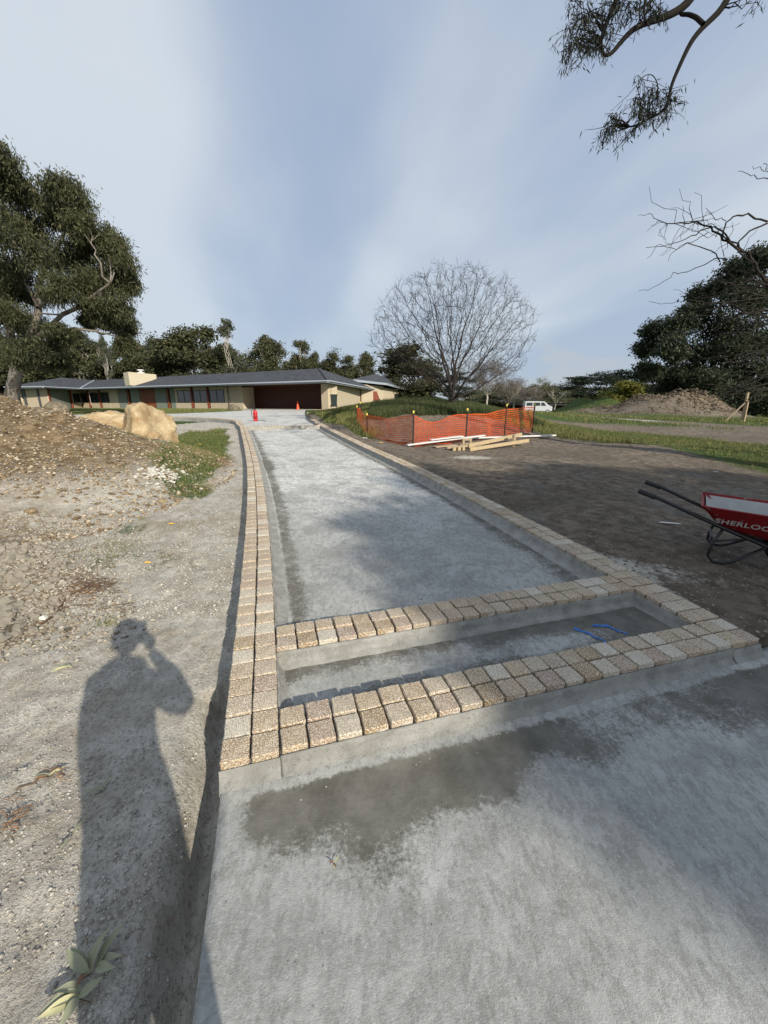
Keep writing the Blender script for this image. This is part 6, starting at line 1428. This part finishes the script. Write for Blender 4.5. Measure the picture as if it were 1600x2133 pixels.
for (s_, u_, sz, lb) in [(1.02, 1.28, .010, 'black grub-like dropping lying nearest the second granite band'), (1.12, 1.08, .006, 'smaller dark crumb left of the dropping on the slab')]:
    q = P(s_, u_); rock('dropping', 70, (q[0], q[1], float(zslab(q[2])) + sz * .5), (sz * 1.8, sz * .7, sz * .6), (0, 0, 1.0), M_BLK, lb, 'dropping', sub=2)
# blue set-out marks on the trough floor
t = MT('blue_marking', .7, .3); t.color(t.mix(t.rng(t.noise(30, 4), .3, .7), (.03, .13, .42), (.06, .22, .60))); M_BLUE = t.m
def mark(pts, w, label, seed):
    r = np.random.default_rng(seed); z_ = float(zslab(1.75)) + .005; p = np.array([onz(a, b, z_)[:2] for a, b in pts]); d = np.concatenate([[0], np.cumsum(np.hypot(*np.diff(p, axis=0).T))]); n = int(d[-1] / .008); s_ = np.linspace(0, d[-1], n); q = np.stack([np.interp(s_, d, p[:, k]) for k in (0, 1)], -1); m = MB(); nd = 0
    for i in range(n):
        for k in range(4):
            if r.random() < .40: continue
            o_ = (k - 1.5) * w / 4 + r.normal() * .002; t_ = q[min(i + 1, n - 1)] - q[max(i - 1, 0)]; t_ /= np.linalg.norm(t_) + 1e-9; nn = np.array([-t_[1], t_[0]]); c = q[i] + nn * o_; e = .0035 + r.random() * .004; h_ = w / 6 + r.random() * .0015
            y0_ = frame(c[:1], c[1:])[0]; zz_ = float(zslab(y0_)[0]) + .006 + .0004 * r.random(); m.poly([(*(c - t_ * e - nn * h_), zz_), (*(c + t_ * e - nn * h_), zz_), (*(c + t_ * e + nn * h_), zz_), (*(c - t_ * e + nn * h_), zz_)])
    o = m.build('paint_mark', M_BLUE); return tag(o, label, 'paint mark')
mark([(1197, 1309), (1225, 1318), (1250, 1330), (1275, 1340), (1298, 1348)], .022, 'longest blue paint stroke on the trough floor, running down towards the front band', 1)
mark([(1235, 1303), (1268, 1303)], .026, 'short thick blue paint stroke at the back of the trough', 2); mark([(1265, 1303), (1285, 1312), (1305, 1318)], .018, 'blue paint stroke slanting right from the short thick one', 3)
mark([(1330, 1325), (1365, 1335)], .020, 'faint blue paint stroke near the front band on the right', 4); mark([(1380, 1312), (1418, 1325)], .024, 'rightmost blue paint stroke by the right wall of the trough', 5)

# ---------------------------------------------------------------- the photographer (out of frame, casts the shadow)
def skin_mesh(name, verts, edges, root_i, mat, sub=2):
    me = bpy.data.meshes.new(name + '_src'); me.from_pydata([v[0] for v in verts], edges, []); o = bpy.data.objects.new(name + '_src', me); col.objects.link(o)
    md = o.modifiers.new('skin', 'SKIN'); md.use_smooth_shade = True; sv = me.skin_vertices[0].data
    for i, v in enumerate(verts): rr = v[1]; sv[i].radius = (rr, rr) if isinstance(rr, float) else rr
    for i in range(len(verts)): sv[i].use_root = (i == root_i)
    s_ = o.modifiers.new('sub', 'SUBSURF'); s_.levels = sub; s_.render_levels = sub; bpy.context.view_layer.update()
    m2 = bpy.data.meshes.new_from_object(o.evaluated_get(bpy.context.evaluated_depsgraph_get())); bpy.data.objects.remove(o); m2.materials.clear(); m2.materials.append(mat)
    m2.name = name; return m2
def person():
    PX, PY = .125, -.47; root = empty('person', (PX, PY, 0), 'person in dark jacket and trousers holding up a phone, whose shadow falls on the dust', 'person'); o0 = np.array([PX, PY, 0.0])
    skin = simple('skin', (.50, .32, .23), .55, .4, .08, 8); jk = simple('jacket', (.05, .06, .08), .85, .2, .2, 12); tr_ = simple('trousers', (.07, .07, .065), .9, .2, .2, 12); boot = simple('boots', (.06, .035, .02), .7, .3); hair = simple('hair', (.05, .03, .02), .7, .3, .3, 40)
    hd = np.array([PX + .02, PY + .05, 1.60])
    v = [((0, 0, .93), (.15, .12)), ((.0, 0, 1.06), (.14, .115)), ((0, 0, 1.25), (.15, .115)), ((.0, 0, 1.38), (.14, .10)), ((.0, .01, 1.47), .09), ((.01, .03, 1.54), .075),   # 0-5 spine
         ((-.15, 0, 1.40), .065), ((-.175, -.01, 1.20), .055), ((-.18, .02, 1.03), .048), ((-.185, .06, .86), .040), ((-.185, .08, .80), .032),  # 6-10 left arm hanging
         ((.17, 0, 1.40), .075), ((.20, .08, 1.28), .066), ((.20, .19, 1.19), .060), ((.10, .29, 1.27), .048), ((-.035, .36, 1.34), .034), ((-.055, .375, 1.36), .03),   # 11-16 right arm raised
         ((-.085, 0, .86), .105), ((-.10, .02, .50), .085), ((-.12, -.02, .28), .07), ((-.14, -.03, .10), .055),
         ((.085, 0, .86), .105), ((.10, .01, .50), .085), ((.12, -.02, .28), .07), ((.14, -.03, .10), .055)]
    e = [(0, 1), (1, 2), (2, 3), (3, 4), (4, 5), (3, 6), (6, 7), (7, 8), (8, 9), (9, 10), (3, 11), (11, 12), (12, 13), (13, 14), (14, 15), (15, 16), (0, 17), (17, 18), (18, 19), (19, 20), (0, 21), (21, 22), (22, 23), (23, 24)]
    body = skin_mesh('body', v, e, 0, jk)
    body.materials.append(tr_); body.materials.append(skin)
    for p in body.polygons:
        c = p.center
        if c.z < .93 and abs(c.x) < .22: p.material_index = 1
        if c.z > 1.475 or (c.z < .86 and c.x < -.155) or (c.y > .325): p.material_index = 2
    link('body', body, root)
    # head with features
    bm = bmesh.new(); bmesh.ops.create_uvsphere(bm, u_segments=28, v_segments=20, radius=1)
    for w_ in bm.verts:
        x_, y_, z_ = w_.co; yy = y_
        w_.co = Vector((x_ * .076 * (1 - .18 * max(0, -z_)), y_ * .096, z_ * .118))
        if y_ > .5 and abs(x_) < .18 and -.25 < z_ < .15: w_.co.y += .022 * (1 - abs(x_) / .18) * (1 - max(0, z_) * 4 if z_ > 0 else 1)
        if y_ > .6 and .12 < abs(x_) < .42 and .0 < z_ < .22: w_.co.y -= .008
        if y_ > .4 and z_ < -.72: w_.co.y += .012
    me = bpy.data.meshes.new('head'); bm.to_mesh(me); bm.free(); me.materials.append(skin)
    for p in me.polygons: p.use_smooth = True
    hr = link('head', me, root, (.0, .08, 1.64), (-.12, 0, -.05))
    for s in (-1, 1):
        m = MB(); bmesh.ops.create_icosphere(m.bm, subdivisions=2, radius=.0115); o = m.build('eye', simple('eye_white', (.7, .7, .68), .3), hr); o.location = (s * .030, .083, .012)
        m = MB(); bmesh.ops.create_icosphere(m.bm, subdivisions=1, radius=.0055); o = m.build('pupil', M_BLK, hr); o.location = (s * .030, .0925, .012)
        m = MB(); bmesh.ops.create_icosphere(m.bm, subdivisions=2, radius=1); bmesh.ops.scale(m.bm, vec=(.010, .020, .032), verts=m.bm.verts); o = m.build('ear', skin, hr); o.location = (s * .077, -.005, 0)
    m = MB(); bmesh.ops.create_icosphere(m.bm, subdivisions=2, radius=1); bmesh.ops.scale(m.bm, vec=(.024, .006, .006), verts=m.bm.verts); o = m.build('mouth', simple('lips', (.38, .14, .12), .5), hr); o.location = (0, .089, -.055)
    bm = bmesh.new(); bmesh.ops.create_uvsphere(bm, u_segments=24, v_segments=16, radius=1)
    bmesh.ops.delete(bm, geom=[w_ for w_ in bm.verts if (w_.co.y > .35 and w_.co.z < .45) or w_.co.z < -.45], context='VERTS')
    for w_ in bm.verts: w_.co = Vector((w_.co.x * .083, w_.co.y * .104 - .002, w_.co.z * .126))
    me = bpy.data.meshes.new('hair'); bm.to_mesh(me); bm.free(); me.materials.append(hair); link('hair', me, hr)
    for s, pxo in ((-1, -.145), (1, .145)):
        m = MB(); m.box((pxo, .03, .045), (.095, .27, .07), None, .028); m.box((pxo, -.035, .10), (.088, .12, .10), None, .03); m.box((pxo, .03, .010), (.10, .28, .02), None, .006); m.build('boot', boot, root)
    # hands: palm and five fingers each
    def hand(name, wrist, dirv, pn, curl, side):
        wrist = np.array(wrist, float); d = np.array(dirv, float); d /= np.linalg.norm(d); n_ = np.array(pn, float); n_ -= d * (n_ @ d); n_ /= np.linalg.norm(n_); s = np.cross(d, n_) * side; v = [(tuple(wrist), (.026, .018))]; e = []
        v.append((tuple(wrist + d * .045), (.034, .015))); e.append((0, 1)); v.append((tuple(wrist + d * .080), (.036, .013))); e.append((1, 2))
        for k, (off, L) in enumerate(((-.030, .062), (-.010, .074), (.011, .080), (.031, .070))):
            b = wrist + d * .088 + s * off; prev = 2
            for j, fr in enumerate((.0, .42, .74, 1.0)):
                a = curl * j; b2 = b if j == 0 else b2 + (d * math.cos(a) + n_ * math.sin(a)) * L * (fr - fp); fp = fr; v.append((tuple(b2), .0095 - .0009 * j)); e.append((prev, len(v) - 1)); prev = len(v) - 1
        b = wrist + d * .02 + s * .034; prev = 1
        for j in range(3): v.append((tuple(b + (s * .6 + d * .75 + n_ * .25 * j) * .024 * (j + .6)), .0115 - .0012 * j)); e.append((prev, len(v) - 1)); prev = len(v) - 1
        link(name, skin_mesh(name, v, e, 1, skin, 2), root)
    hand('hand', (-.185, .08, .80), (0, .1, -1), (1, .3, 0), .28, 1)
    hand('hand', (-.057, .375, 1.36), (-.25, .12, .95), (-1, .1, 0), .55, -1)
    # the phone: lens at the camera position, body just behind it
person()
ph = empty('phone', (0, 0, 1.5), 'black mobile phone held upright in the raised hand of the photographer', 'phone'); ph.rotation_euler = (-PITCH, 0, 0)
m = MB(); m.box((-.018, -.022, -.055), (.072, .008, .148), None, .0035); m.build('phone_body', simple('phone_black', (.01, .01, .012), .25, .5), ph)
m = MB(); m.box((-.018, -.0268, -.055), (.066, .001, .142)); m.build('screen', simple('screen_glass', (.03, .03, .035), .1, .5), ph)
for (dx, dz) in ((0, 0), (0, -.02), (-.018, -.01)):
    m = MB(); m.lathe([(.006, 0), (.006, .004)], 14, (dx, -.018, dz), Matrix.Rotation(R(-90), 3, 'X')); m.build('lens', M_GLASS, ph)
